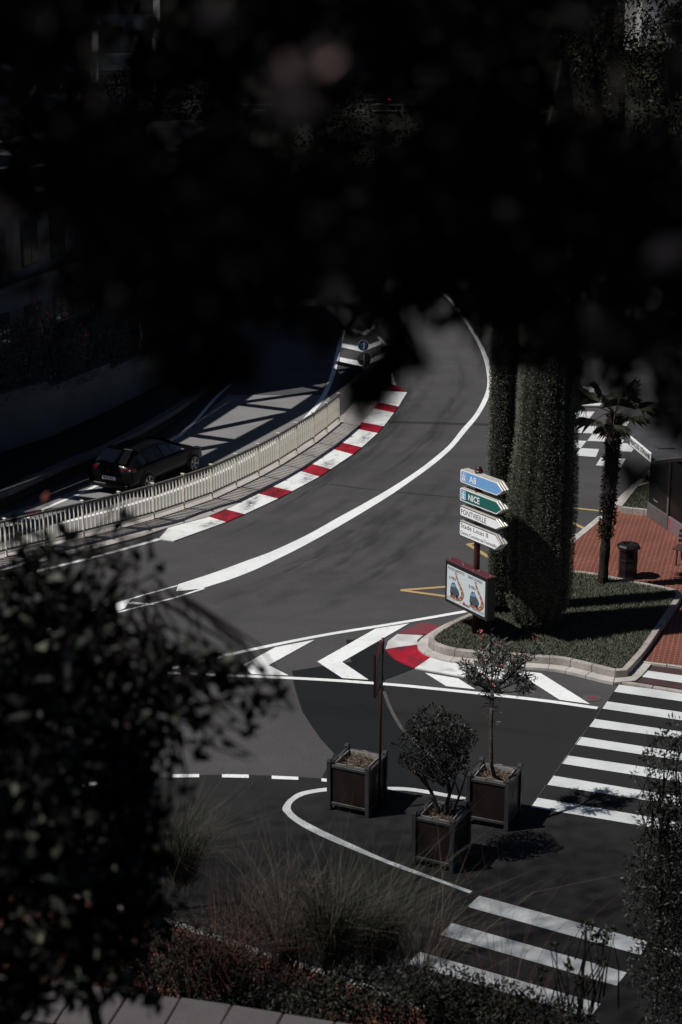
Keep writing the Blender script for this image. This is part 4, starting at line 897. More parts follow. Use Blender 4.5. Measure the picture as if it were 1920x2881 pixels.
# posts and panels
for x in (.25, Ls*.5, Ls-.25):
    b = MB(); b.box(ux_*x+uy_*1.25+bz*(zr/2), .09, .09, zr, ux_, uy_); b.build('post', shelter_m, shl, bevel=.008)
for x0_, x1_ in ((.30, Ls*.5-.06), (Ls*.5+.06, Ls-.30)):
    b = MB(); b.box(ux_*(x0_+x1_)/2+uy_*1.25+bz*1.2, x1_-x0_, .02, 1.9, ux_, uy_); b.build('rear_panel', poster_m, shl)
# double display at the near end, turned across the walk
ga, gb = gp(1828, 1451, ZP)-o_, gp(1881, 1487, ZP)-o_; ga.z = gb.z = 0
eu = (gb-ga); EW = eu.length; eu.normalize(); en = eu.cross(bz)
for k, (m_face, low) in enumerate(((poster_m, shelter_m), (poster_m, poster_p))):
    a0 = ga+eu*(EW+.02)*k + (eu*.14 if k else Vector())
    b = MB(); b.box(a0+eu*EW/2+bz*.22, EW, .20, .44, eu, None, bz); b.build('end_panel_base', low, shl, bevel=.01)
    b = MB(); b.box(a0+eu*EW/2+bz*(.45+.86), EW-.02, .14, 1.70, eu, None, bz); pnl = b.build('end_panel', m_face, shl, bevel=.01)
    b = MB(); b.box(a0+eu*(EW+.06)+bz*1.1, .10, .20, 2.2, eu, None, bz); b.build('end_post', shelter_m if k == 0 else black_m, shl, bevel=.01)
    sgn = 1 if en.y < 0 else -1
    if k == 0:
        b = MB(); pz = a0+eu*EW*.42+bz*.62+en*sgn*.073; b.box(pz, .22, .004, .03, eu, None, bz); b.box(pz-eu*.15+bz*.02, .035, .004, .06, eu, None, bz); b.build('maker_mark', liner_m, pnl)
    else:
        for q in range(3):
            b = MB(); pz = a0+eu*.09+bz*(.12+.11*q)+en*sgn*.104; b.box(pz, .05, .004, .06, eu, None, bz); b.box(pz+eu*.13, .16, .004, .012, eu, None, bz); b.build('poster_mark', red_ink, pnl)

# ------------------------------------------------------------------ bench at the paving's edge
bb = gp(1972, 1592, ZP); bch = thing('bench', 'dark wooden slatted bench with iron legs on the red paving', 'bench', (bb.x, bb.y, ZP), math.radians(-28))
for k in range(4):
    b = MB(); b.box((0, -.2+.13*k, .44), 1.5, .10, .035); b.build('seat_slat', wood_m, bch, bevel=.006)
for k in range(3):
    b = MB(); b.box((0, .28+.03*k, .56+.13*k), 1.5, .03, .10); b.build('back_slat', wood_m, bch, bevel=.006)
for s in (-1, 1):
    b = MB(); b.tube([(s*.62, -.24, .42), (s*.62, -.20, .25), (s*.62, -.26, .03), (s*.62, -.30, .0)], .022, 8); b.tube([(s*.62, .36, .85), (s*.62, .25, .42), (s*.62, .20, .2), (s*.62, .28, .0)], .022, 8); b.bar((s*.62, -.24, .41), (s*.62, .26, .41), .03, .03); b.build('leg', black_m, bch)

# ------------------------------------------------------------------ cypresses
def cypress(base, h, rad_fn, label, n, seed, lean=(0, 0)):
    t = thing('cypress_tree', label, 'tree', base, 0, 'cypresses on the island')
    b = MB(); b.tube([(0, 0, 0), (0, 0, h*.3), (0, 0, h*.9)], [.16, .12, .03], 8); b.build('trunk', bark_dark, t, smooth=True)
    rr_ = np.random.default_rng(seed); ph = rr_.uniform(0, 6.28, 8)
    def rad(th, z):
        u = z/h; r = rad_fn(z)
        rib = .045*np.sin(17*th+ph[5]+.4*np.sin(z*.8))+.025*np.sin(7*th+ph[0]+.9*np.sin(z*.7+ph[1]))+.03*np.sin(13*th+ph[2]+1.2*np.sin(z*.6))+.045*np.sin(3*th+ph[3]+z*.7)+.03*np.sin(z*2.1+ph[4]+2*th)
        return r*(1+rib)
    # opaque inner mass
    NZ, NT = 60, 40; V = []; T = []
    for i in range(NZ+1):
        z = .25+(h-.25)*i/NZ
        for j in range(NT):
            th = 2*math.pi*j/NT; r = float(rad(th, z))*.90; V.append((r*math.cos(th)+lean[0]*z, r*math.sin(th)+lean[1]*z, z))
    for i in range(NZ):
        for j in range(NT):
            a, c = i*NT+j, i*NT+(j+1) % NT; T += [(a, c, c+NT), (a, c+NT, a+NT)]
    cr = np_mesh('crown', V, T, cyp_core, t)
    z = rr_.uniform(.2, h, n); th = rr_.uniform(0, 2*np.pi, n); r = rad(th, z)*rr_.uniform(.86, 1.03, n)
    P = np.stack([r*np.cos(th)+lean[0]*z, r*np.sin(th)+lean[1]*z, z], 1)
    out = np.stack([np.cos(th), np.sin(th), np.zeros(n)], 1)
    D = unit(out*.9+np.array([0, 0, .75])+rr_.normal(size=(n, 3))*.5)
    leaves('foliage', P, D, rr_.uniform(.025, .07, n), rr_.uniform(.010, .019, n), leaf_cyp, cr, fold=.15, face=unit(out*.35+np.array([0, 0, 1.0])))
    return t
def rf_main(z): return np.interp(z, [0, .3, .9, 1.6, 2.4, 4, 8, 11, 13.5], [.30, .55, .76, .82, .82, .76, .64, .45, .05])
def rf_left(z): return np.interp(z, [0, .5, 2, 4, 8, 11, 12.5], [.20, .25, .29, .31, .31, .24, .05])
def rf_back(z): return np.interp(z, [0, .5, 2, 4, 8, 10, 11.5], [.4, .6, .7, .72, .7, .4, .05])
cb = gp(1512, 1766, ZI); cypress((cb.x, cb.y, ZI-.05), 13.5, rf_main, 'broad dark cypress column with its foliage reaching the lawn', 150000, 3, (.012, 0))
cb2 = gp(1402, 1716, ZI); cypress((cb2.x, cb2.y, ZI-.05), 12.5, rf_left, 'narrow cypress column directly behind the direction signs', 62000, 5, (-.004, 0))

# ------------------------------------------------------------------ palm
pb = gp(1696, 1637, ZI); ptop = hz(pb, 1160)-ZI
pt = thing('palm_tree', 'slender fan palm with a shaggy dark trunk on the lawn', 'tree', (pb.x, pb.y, ZI-.04))
zs = [ptop*k/24 for k in range(25)]
b = MB(); b.tube([(.12*(z/ptop), 0, z) for z in zs], [.13+.03*math.sin(9*z)*.3+(.05 if z > ptop*.35 else .0)*min(1, (z-ptop*.35)) for z in zs], 12); tr = b.build('trunk', palm_bark, pt)
n = 1500; zz = NR.uniform(ptop*.28, ptop, n); th = NR.uniform(0, 6.28, n); rr2 = np.where(zz > ptop*.3, .15, .12)
P = np.stack([.12*zz/ptop+rr2*np.cos(th), rr2*np.sin(th), zz], 1); D = unit(np.stack([np.cos(th), np.sin(th), NR.uniform(-.8, .9, n)], 1))
leaves('fibre', P, D, NR.uniform(.05, .16, n), NR.uniform(.02, .05, n), palm_bark, tr)
def frond(az, el, ln, fan, name='frond'):
    d = Vector((math.cos(az)*math.cos(el), math.sin(az)*math.cos(el), math.sin(el))); s = Vector((-math.sin(az), math.cos(az), 0)); nn = d.cross(s)
    base = Vector((.12, 0, ptop)); hub = base+d*ln*.55+Vector((0, 0, -.10*ln)); b = MB(); b.tube([base, base+d*ln*.3, hub], [.018, .014, .01], 5)
    N = 24
    for k in range(N):
        a = (k/(N-1)-.5)*fan; dir_ = (d*math.cos(a)+s*math.sin(a)).normalized(); L = ln*.62*(1-.25*abs(a)/(fan/2)); wv = dir_.cross(nn).normalized()*.0095
        m1 = hub+dir_*L*.55+nn*.01; tip = hub+dir_*L+Vector((0, 0, -.34*L*R.uniform(.5, 1.4)))
        i = len(b.v); b.v += [tuple(hub), tuple(m1+wv), tuple(tip), tuple(m1-wv)]; b.f += [(i, i+1, i+2), (i, i+2, i+3)]
    b.build(name, leaf_palm, pt)
for az, el, ln, fan in ((3.3, .42, 1.6, 2.6), (2.75, .65, 1.5, 2.5), (3.85, .15, 1.4, 2.4), (4.5, .0, 1.2, 2.5), (5.2, .25, 1.1, 2.4), (5.9, .45, 1.3, 2.4), (.4, .3, 1.3, 2.4), (1.2, .5, 1.3, 2.4), (2.0, .4, 1.35, 2.4), (3.0, 1.05, 1.2, 2.2), (0.2, 1.1, 1.2, 2.2), (4.7, .8, 1.1, 2.3)):
    frond(az, el, ln, fan)

# ------------------------------------------------------------------ shrub and oleander standard in the planters
def grow(b, p, d, L, r, depth, tips, spread=.55, kids=3, up=.25, taper=.62):
    q = p; pts = [p]; rad = [r]
    for k in range(3):
        d = (d+Vector((R.gauss(0, .10), R.gauss(0, .10), R.gauss(0, .06)+up*.12))).normalized(); q = q+d*L/3; pts.append(q); rad.append(r*(1-(1-taper)*(k+1)/3))
    b.tube(pts, rad, 6 if depth > 1 else 4)
    if depth == 0: tips.append((q, d)); return
    for k in range(kids):
        nd = (d+Vector((R.gauss(0, spread), R.gauss(0, spread), R.gauss(0, spread*.6)+up))).normalized()
        grow(b, pts[-1] if k else pts[-2].lerp(pts[-1], .8), nd, L*R.uniform(.6, .85), r*taper*.85, depth-1, tips, spread, kids, up, taper)
# round evergreen
sc = c2+Vector((0.02, .02, 0)); szz = PH-.10
shrub = thing('potted_shrub', 'dense round evergreen shrub with crooked stems growing in a planter box', 'shrub', (sc.x, sc.y, szz))
b = MB(); tips = []
for d0, L0_, r0 in (((-.22, .1, 1), .55, .055), ((.16, -.05, 1), .6, .05), ((.38, .15, 1), .5, .032)):
    grow(b, Vector((d0[0]*.25, d0[1]*.25, -.08)), Vector(d0).normalized(), L0_, r0, 2, tips, .38, 3, .25)
b.build('stems', bark, shrub, smooth=True)
W_ = lambda x, y: dp(x, y, 30.6)-Vector((sc.x, sc.y, szz))
def wsp(x, y, r, dz=0):
    # sphere measured at the shrub's own distance
    p = dp(x, y, (Vector((sc.x, sc.y, 2.0))-cam.location).dot(Vector((0, CP, -SP)))+dz); rr = r/F_PX*30.6
    return (p-Vector((sc.x, sc.y, szz)), (rr, rr, rr*.9))
bl = [wsp(1215, 2040, 62), wsp(1260, 2060, 62, .2), wsp(1180, 2055, 40, -.2), wsp(1290, 2085, 45), wsp(1320, 2075, 26, -.1), wsp(1235, 2110, 60, .2), wsp(1210, 2100, 50, -.2), wsp(1270, 2130, 45, -.1), wsp(1225, 2165, 38), wsp(1180, 2150, 26, -.1), wsp(1145, 2125, 16), wsp(1130, 2090, 13), wsp(1135, 2140, 14), wsp(1155, 2060, 22), wsp(1250, 2180, 26, -.2), wsp(1300, 2130, 22, .1), wsp(1106, 2098, 4), wsp(1290, 2160, 16)]
P, d_, k_ = blob_points(bl, 4200, .3, .55)
leaves('foliage', P, unit(d_*.8+NR.normal(size=P.shape)*.6+np.array([0, 0, .35])), NR.uniform(.045, .085, len(P)), NR.uniform(.024, .038, len(P)), leaf_shrub, shrub)
b = MB()
for bl_ in bl[9:]:
    b.tube([(0.0, 0, .55), (Vector(bl_[0])*.6+Vector((0, 0, .28))), bl_[0]], [.018, .012, .006], 5)
b.build('twigs', bark, shrub)
# oleander standard
oc = c3+Vector((.01, .02, 0)); ole = thing('oleander_tree', 'slender oleander standard with coral flowers on a bare stem in a planter box', 'tree', (oc.x, oc.y, szz))
dO = (Vector((oc.x, oc.y, 2.5))-cam.location).dot(Vector((0, CP, -SP)))
O_ = Vector((oc.x, oc.y, szz)); wo = lambda x, y, dz=0: dp(x, y, dO+dz)-O_
fork = wo(1386, 1945)
b = MB(); b.tube([(0, 0, -.05), wo(1383, 2150), wo(1382, 2050), wo(1384, 1990), fork], [.042, .038, .034, .036, .034], 8)
ot = b.build('trunk', bark, ole, smooth=True)
b = MB(); tipsO = []
tg = [(1330, 1880, .2), (1350, 1840, -.3), (1385, 1830, .1), (1420, 1840, .4), (1450, 1860, -.2), (1470, 1835, .0), (1480, 1900, .1), (1325, 1905, -.2), (1400, 1870, -.5), (1440, 1890, .5), (1365, 1870, .5), (1345, 1905, .3), (1495, 1935, .0), (1515, 1820, .1), (1380, 1800, .2), (1370, 1940, .3), (1400, 1935, -.3), (1310, 1870, .0), (1460, 1870, .3), (1410, 1815, -.2)]
for x, y, dz in tg:
    q = wo(x, y, dz); mid = fork.lerp(q, .5)+Vector((0, 0, -.05)); b.tube([fork, mid, q], [.014, .010, .005], 5); tipsO += [(mid.lerp(q, u), (q-mid).normalized()) for u in (.35, .6, .85, 1.0)]
b.build('branches', bark_dark, ole)
P = []; D = []
for q, d in tipsO:
    for k in range(28):
        P.append(q+Vector((R.gauss(0, .055), R.gauss(0, .05), R.gauss(0, .045)))); D.append(d*.5+Vector((R.gauss(0, .65), R.gauss(0, .65), R.gauss(.05, .6))))
for k in range(40): P.append(wo(1386+R.gauss(0, 10), 1985+R.gauss(0, 25), R.gauss(0, .08))); D.append((R.gauss(0, 1), R.gauss(0, 1), R.gauss(.3, .5)))
leaves('foliage', P, D, NR.uniform(.10, .18, len(P)), NR.uniform(.018, .03, len(P)), leaf_ole, ole, fold=.2, wide=.5)
P = []; 
for x, y, dz in tg:
    for s in range(R.choice([1, 2, 3, 4])):
        q = wo(x, y, dz)+Vector((R.gauss(0, .10), R.gauss(0, .10), R.gauss(.05, .07)))
        for k in range(R.choice([2, 4, 6])): P.append(q+Vector((R.gauss(0, .018), R.gauss(0, .018), R.gauss(0, .018))))
leaves('flowers', P, rand_dirs(len(P), (0, -.3, .5)), NR.uniform(.03, .05, len(P)), NR.uniform(.025, .04, len(P)), flower_r, ole)['kind'] = 'stuff'

# ------------------------------------------------------------------ left side: raised pavement, stone base, retaining wall
ped = [gp(x, y) for x, y in [(-300, 1525), (0, 1428), (191, 1338), (280, 1303), (400, 1238), (480, 1190), (560, 1130), (620, 1080), (680, 1010)]]
pin = [gp(x, y) for x, y in [(-300, 1400), (0, 1319), (130, 1277), (263, 1218), (400, 1147), (480, 1098), (540, 1050), (590, 1000)]]
ZS = .55
foot = prism('raised_footway', asphalt_new, ped+[p for p in reversed(pin)], 0, ZS, kind='structure')  # near-black asphalt puts some of this pavement's shade into its colour
edg = resample(ped, 40)
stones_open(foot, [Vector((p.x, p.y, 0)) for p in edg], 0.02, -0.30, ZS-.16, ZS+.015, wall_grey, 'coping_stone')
rs_ = resample(ped, 120)
for i in range(len(rs_)-1):
    for lv in range(2):
        a, c = rs_[i], rs_[i+1]; d = (c-a); nn = Vector((d.y, -d.x, 0)).normalized(); m_ = (a+c)/2+nn*(.02+R.uniform(0, .03))
        b = MB(); b.box((m_.x, m_.y, .10+.19*lv), d.length*R.uniform(.85, .97), .14, R.uniform(.15, .18), d, None, bz); b.build('stone', rough_stone, foot)
wallp = [gp(x, y, 0) for x, y in [(-300, 1400), (0, 1319), (146, 1271), (316, 1190), (400, 1147), (480, 1098), (540, 1050), (590, 1000)]]
rw = thing('retaining_wall', 'stepped grey rendered retaining wall under the oleander hedge', 'wall', (wallp[2].x, wallp[2].y, ZS))
hts = []
for i in range(len(wallp)-1):
    a, c = wallp[i], wallp[i+1]; d = (c-a).normalized(); nn = Vector((-d.y, d.x, 0)); topz_ = [2.0, 1.95, 1.72, 1.5, 1.45, 1.4, 1.4][i]+ZS
    o3 = Vector((wallp[2].x, wallp[2].y, 0))
    a0, c0 = a-o3, c-o3; ring = [a0, c0, c0+nn*.25, a0+nn*.25]
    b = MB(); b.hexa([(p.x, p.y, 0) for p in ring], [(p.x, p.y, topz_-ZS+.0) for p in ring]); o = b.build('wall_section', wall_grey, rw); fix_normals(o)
    hts.append(topz_)
# oleander hedge on the wall
hcol = [(60, 1120, .0), (150, 1100, .0), (-30, 1150, 0), (230, 1050, .2), (255, 1000, .3), (310, 1050, .0), (390, 1040, .0), (470, 1010, 0), (545, 980, 0), (-110, 1180, 0)]
for i, (x, y, e) in enumerate(hcol):
    j = min(range(len(wallp)), key=lambda k: 0); 
    # find wall point under this column
    best = None
    for k in range(len(wallp)-1):
        for s in range(11):
            p = wallp[k].lerp(wallp[k+1], s/10); px = 960+F_PX*p.x/(p.y*CP+CAM_H*SP)
            if best is None or abs(px-x) < best[0]: best = (abs(px-x), p, k, (wallp[k+1]-wallp[k]).normalized())
    p, k, d = best[1], best[2], best[3]; nn = Vector((-d.y, d.x, 0)); base = Vector((p.x, p.y, 0))+nn*1.0
    zb = hts[k]-.15
    lab = 'dark oleander bush without flowers spilling over the grey wall' if not e else ('tallest oleander bush with bright pink flowers above the grey wall' if e > .25 else 'lower oleander bush with pink flowers next to the tallest one')
    t = thing('oleander_bush', lab, 'shrub', (base.x, base.y, zb), 0, 'oleander hedge along the wall')
    ht = 2.2+e*2
    b = MB()
    for s in range(5):
        q = Vector((R.gauss(0, .45), R.gauss(0, .4), ht*R.uniform(.7, 1))); b.tube([(q.x*.1, q.y*.1, 0), q*.5, q], [.03, .02, .008], 5)
    b.build('stems', bark_dark, t)
    bl = [((R.gauss(0, .45), R.gauss(0, .35), ht*R.uniform(.25, .85)), (.62, .5, .6)) for s in range(9)]+[((-nn.x*.85+d.x*s_, -nn.y*.85+d.y*s_, .15), (.4, .4, .38)) for s_ in (-.6, 0, .6)]
    P, d_, _ = blob_points(bl, 3200, .4)
    leaves('foliage', P, unit(d_*.7+NR.normal(size=P.shape)*.6), NR.uniform(.10, .19, len(P)), NR.uniform(.02, .034, len(P)), leaf_hedge, t, fold=.2, wide=.5)
    if e:
        for s in range(14):
            q = np.array([R.gauss(0, .55), R.gauss(-.2, .45), ht*R.uniform(.45, 1.05)]); P = [q+NR.normal(0, .035, 3) for k2 in range(10)]
            leaves('flower_cluster', P, rand_dirs(len(P)), .06, .05, flower_p, t)

# ------------------------------------------------------------------ building on the left, with the steel frame that shades the lower road
SH = Vector((SUN_TRAVEL.x, SUN_TRAVEL.y, 0))/math.tan(SUN_EL)          # shadow shift per metre of height
HB = 9.0
Ng = [gp(x, y) for x, y in [(1010, 1035), (925, 1098), (839, 1157), (679, 1243), (566, 1303), (440, 1360), (300, 1412), (130, 1470), (-80, 1540)]]
Mg = [gp(x, y) for x, y in [(840, 995), (755, 1065), (660, 1135), (525, 1222), (400, 1292), (290, 1342), (160, 1394), (-10, 1459), (-210, 1524)]]
lift = lambda p: Vector((p.x-SH.x*HB, p.y-SH.y*HB, HB))
NT_, MT_ = [lift(p) for p in Ng], [lift(p) for p in Mg]
fr_ = thing('steel_canopy_frame', 'dark steel zigzag frame projecting from the building over the lower road', 'canopy frame', tuple(MT_[3]))
O3 = MT_[3]
def member(p, q, w, name):
    b = MB(); b.bar(p-O3, q-O3, w, .14); b.build(name, truss_m, fr_)
for a, c in zip(NT_, NT_[1:]): member(a, c, .72, 'outer_chord')
for a, c in zip(MT_, MT_[1:]): member(a, c, .5, 'inner_chord')
for i in range(len(NT_)-1):
    member(NT_[i]+bz*.004, MT_[i+1]+bz*.004, .42, 'diagonal')
    member(NT_[i]-bz*.004, MT_[i]-bz*.004, .42, 'diagonal')
deck = [lift(gp(x, y))-O3 for x, y in [(560, 1135), (700, 1110), (820, 1092), (955, 1069), (925, 1035), (945, 985), (955, 920), (900, 860), (600, 880), (450, 1000)]]
b = MB(); b.hexa([tuple(p+bz*.10) for p in deck], [tuple(p+bz*.40) for p in deck]); o = b.build('roof_deck', truss_m, fr_, tri=True); fix_normals(o)
# building behind the inner chord
bd = thing('building', 'pale concrete building with dark framed windows above the oleander hedge', 'building', (MT_[5].x-4, MT_[5].y, 0))
OB = Vector((MT_[5].x-4, MT_[5].y, 0))
fac = [Vector((p.x, p.y, 0)) for p in MT_]
inw = []
for i in range(len(fac)-1):
    a, c = fac[i], fac[i+1]; d = (c-a).normalized(); nn = Vector((d.y, -d.x, 0))
    if nn.x > 0: nn = -nn
    a_, c_ = a+nn*.75-OB, c+nn*.75-OB
    b = MB(); dep = nn*9; ring = [a_, c_, c_+dep, a_+dep]
    b.hexa([(p.x, p.y, 0) for p in ring], [(p.x, p.y, HB-.3) for p in ring]); o = b.build('wall', bld_white, bd); fix_normals(o)
    b = MB(); b.hexa([(p.x, p.y, HB-.3) for p in [a_-nn*.3, c_-nn*.3, c_+dep, a_+dep]], [(p.x, p.y, HB+.25) for p in [a_-nn*.3, c_-nn*.3, c_+dep, a_+dep]]); o = b.build('roof_slab', bld_trim, bd); fix_normals(o)
    L = (c-a).length
    for fl_ in range(2):
        z0 = 2.6+3.1*fl_; nW = max(1, int(L/2.2))
        for k in range(nW):
            m_ = a_.lerp(c_, (k+.5)/nW)-nn*.02
            b = MB(); b.box(m_+bz*(z0+.9), 1.3, .10, 1.7, d, None, bz); w_ = b.build('window', bld_dark, bd)
            for s in (-1, 1):
                b = MB(); b.box(m_-nn*.04+d*s*.31+bz*(z0+.9), .54, .05, 1.5, d, None, bz); b.build('pane', bld_pane, w_)
        b = MB(); b.hexa([tuple(p) for p in [a_+bz*(z0-.45), c_+bz*(z0-.45), c_-nn*.5+bz*(z0-.45), a_-nn*.5+bz*(z0-.45)]], [tuple(p) for p in [a_+bz*(z0-.25), c_+bz*(z0-.25), c_-nn*.5+bz*(z0-.25), a_-nn*.5+bz*(z0-.25)]]); o = b.build('balcony_slab', bld_white, bd); fix_normals(o)
# upper storeys set back, tall enough to shade the pavement
a_, c_ = fac[2]-OB, fac[-1]-OB; d = (c_-a_).normalized(); nn = Vector((d.y, -d.x, 0)); nn = -nn if nn.x > 0 else nn
for k, (zz0, zz1, back_) in enumerate(((HB+.25, HB+3.4, 3.2), (HB+3.4, HB+6.6, 5.4))):
    ring = [a_+nn*back_, c_+nn*back_, c_+nn*12, a_+nn*12]
    b = MB(); b.hexa([(p.x, p.y, zz0) for p in ring], [(p.x, p.y, zz1) for p in ring]); o = b.build('upper_storey', bld_white, bd); fix_normals(o)
    for s in range(10):
        m_ = (a_+nn*(back_-.02)).lerp(c_+nn*(back_-.02), (s+.5)/10); b = MB(); b.box(m_+bz*(zz0+1.5), 1.6, .10, 1.9, d, None, bz); b.build('window', bld_pane, bd)

# ------------------------------------------------------------------ far slope, trees and upper road
b = MB(); xs = [-160+10*k for k in range(33)]; ysd = [(95, 0.0), (104, 3), (116, 7.4), (140, 7.5), (146, 14), (175, 30), (230, 55), (320, 70)]
idx = {}
for i, x in enumerate(xs):
    for j, (y, z) in enumerate(ysd):
        e = 3.0*math.sin(x*.07+j) if j > 4 else 0
        idx[i, j] = len(b.v); b.v.append((x, y+(abs(x)*.05), z+e-.05))
for i in range(len(xs)-1):
    for j in range(len(ysd)-1): b.f.append((idx[i, j], idx[i+1, j], idx[i+1, j+1], idx[i, j+1]))
hill = tag(b.build('hill', hill_m), kind='structure')
def far_tree(x, y, z, h, r, label, n=2600, m=leaf_far, sz=.32):
    t = thing('hillside_tree', label, 'tree', (x, y, z), 0, 'trees on the far slope')
    b = MB(); b.tube([(0, 0, -.6), (.1, 0, h*.4), (0, .1, h*.75)], [.25, .2, .08], 6)
    for k in range(5): q = Vector((R.gauss(0, r*.5), R.gauss(0, r*.5), h*R.uniform(.6, .9))); b.tube([(0, 0, h*.4), q], [.1, .03], 5)
    b.build('trunk', bark_dark, t)
    bl = [((R.gauss(0, r*.45), R.gauss(0, r*.45), h*R.uniform(.45, .9)), (r*R.uniform(.3, .55),)*2+(r*R.uniform(.25, .42),)) for k in range(11)]
    P, d_, _ = blob_points(bl, n, .5); leaves('crown', P, unit(d_+NR.normal(size=P.shape)*.6), NR.uniform(.6, 1.2, n)*sz, NR.uniform(.3, .6, n)*sz, m, t)
def wood(name, spots, label, sz, n):
    P = []; D = []
    for x, y, z, h, r_ in spots:
        bl = [((x+R.gauss(0, r_*.45), y+R.gauss(0, r_*.45), z+h*R.uniform(.3, .9)), (r_*R.uniform(.3, .55),)*2+(r_*R.uniform(.25, .42),)) for k in range(12)]
        p, d, _ = blob_points(bl, n, .5); P.append(p); D.append(unit(d+NR.normal(size=p.shape)*.6))
    P = np.concatenate(P); D = np.concatenate(D); o = leaves(name, P, D, NR.uniform(.6, 1.2, len(P))*sz, NR.uniform(.3, .6, len(P))*sz, leaf_far)
    return tag(o, label, 'woodland', kind='stuff')
sp1 = []; sp2 = []
for i in range(26):
    x = -34+2.75*i+R.uniform(-1, 1); yy = R.choice([97, 101, 106]); sp1.append((x, yy+abs(x)*.05, float(np.interp(yy, [95, 104, 116], [0, 3, 7.4]))-.3, R.uniform(6.5, 9), R.uniform(2.6, 3.6)))
for i in range(16):
    x = -50+6.6*i+R.uniform(-2, 2); yy = 150+R.uniform(0, 18); sp2.append((x, yy+abs(x)*.05, float(np.interp(yy, [146, 175], [14, 30]))-1.5, R.uniform(9, 13), R.uniform(4, 6)))
wood('hillside_wood', sp1, 'dark wood along the foot of the far slope', .32, 2600)
wood('hillside_wood', sp2, 'dark wood high on the far slope above the upper road', .5, 2600)
# nearer trees at the right, partly sunlit
for x, y, h, r, lab in ((13.5, 60, 15, 3.4, 'tall leafy tree standing directly behind the bus shelter'), (17, 66, 17, 4.2, 'tallest tree with yellow green leaf clumps below the white house'), (12.2, 76, 16, 3.6, 'tall tree growing beside the chequered crossing')):
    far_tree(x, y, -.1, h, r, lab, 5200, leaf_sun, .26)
# two cars on the upper road
up_car = make_car('distant_car', 'small dark car with a lit red tail lamp on the upper road', (3.1, 124.5, 7.47), math.radians(80))
b = MB(); b.box((-2.12, -.62, .92), .02, .30, .10); b.build('lit_tail_lamp', mat('lit_red_lamp', (0.6, 0.01, 0.01), emit=((1, .03, .02), 3.0)), up_car)
ra = thing('roadside_barrier', 'low pale metal barrier along the far upper road', 'barrier', (-6, 119, 7.35))
for k in range(9):
    b = MB(); b.box((-8+2.6*k, 0, .45), .10, .10, .9); b.build('post', post_metal, ra)
b = MB(); b.bar((-8, 0, .85), (12.9, 0, .85), .08, .12); b.build('rail', post_metal, ra); b = MB(); b.bar((-8, 0, .45), (12.9, 0, .45), .06, .10); b.build('rail', post_metal, ra)
# pale terraced building far up on the left, turned towards the sun
tb = thing('terraced_building', 'pale terraced building with white balcony slabs on the far slope', 'building', tuple(gp(230, 560))[:2]+(3.0,), math.radians(28))
for k in range(4):
    z = 1.2+2.9*k; b = MB(); b.box((0, 3+1.2*k, z+1.3), 17-1.5*k, 7, 2.7); b.build('storey', bld_white, tb)
    b = MB(); b.box((0, 1.6+1.2*k, z), 18-1.5*k, 9.4, .35); b.build('balcony_slab', bld_trim, tb, bevel=.02)
    b = MB(); b.box((0, -3.0+1.2*k, z+.62), 18-1.5*k, .12, .85); b.build('parapet', bld_trim, tb)
    for j in range(6): b = MB(); b.box((-6+2.4*j, -.54+1.2*k, z+1.35), 1.5, .1, 2.1); b.build('window', bld_pane, tb)
for x in (-5, 0, 5):
    b = MB(); b.bar((x, -3.0, 0), (x+2.2, .8, 12), .5, .5); b.build('slanted_fin', bld_trim, tb)
# white block high on the right
wb = thing('white_house', 'white rendered house corner high above the sunlit trees', 'house', (27.5, 140, 16.2))
b = MB(); b.box((0, 0, 4.5), 9, 8, 19); b.build('wall', bld_trim, wb); b = MB(); b.box((0, 0, 14.3), 9.8, 8.8, .6); b.build('roof', bld_white, wb)
for k in range(3):
    for j in range(3): b = MB(); b.box((-3+3*k, -4.02, 2.5+4*j), 1.2, .1, 2.2); b.build('window', bld_pane, wb)

# ------------------------------------------------------------------ near slope below the camera
def near_z(y): return float(np.interp(y, [-60, -2, 1.0, 4, 8, 11.5, 13.2, 21.5], [14.5, 13.4, 13.3, 11.2, 8.2, 6.9, 5.6, 0.0]))
b = MB(); xs = [-45+3*k for k in range(31)]; ys2 = [-60, -20, -6, -2, 1, 2.5, 4, 6, 8, 10, 11.5, 13.2, 15, 17, 19, 21.5]; idx = {}
for i, x in enumerate(xs):
    for j, y in enumerate(ys2): idx[i, j] = len(b.v); b.v.append((x, y, near_z(y)-.02+(.12*math.sin(x*1.3+y*.9) if 1 < y < 19 else 0)))
for i in range(len(xs)-1):
    for j in range(len(ys2)-1): b.f.append((idx[i, j], idx[i+1, j], idx[i+1, j+1], idx[i, j+1]))
tag(b.build('near_slope', hill_m), kind='structure')
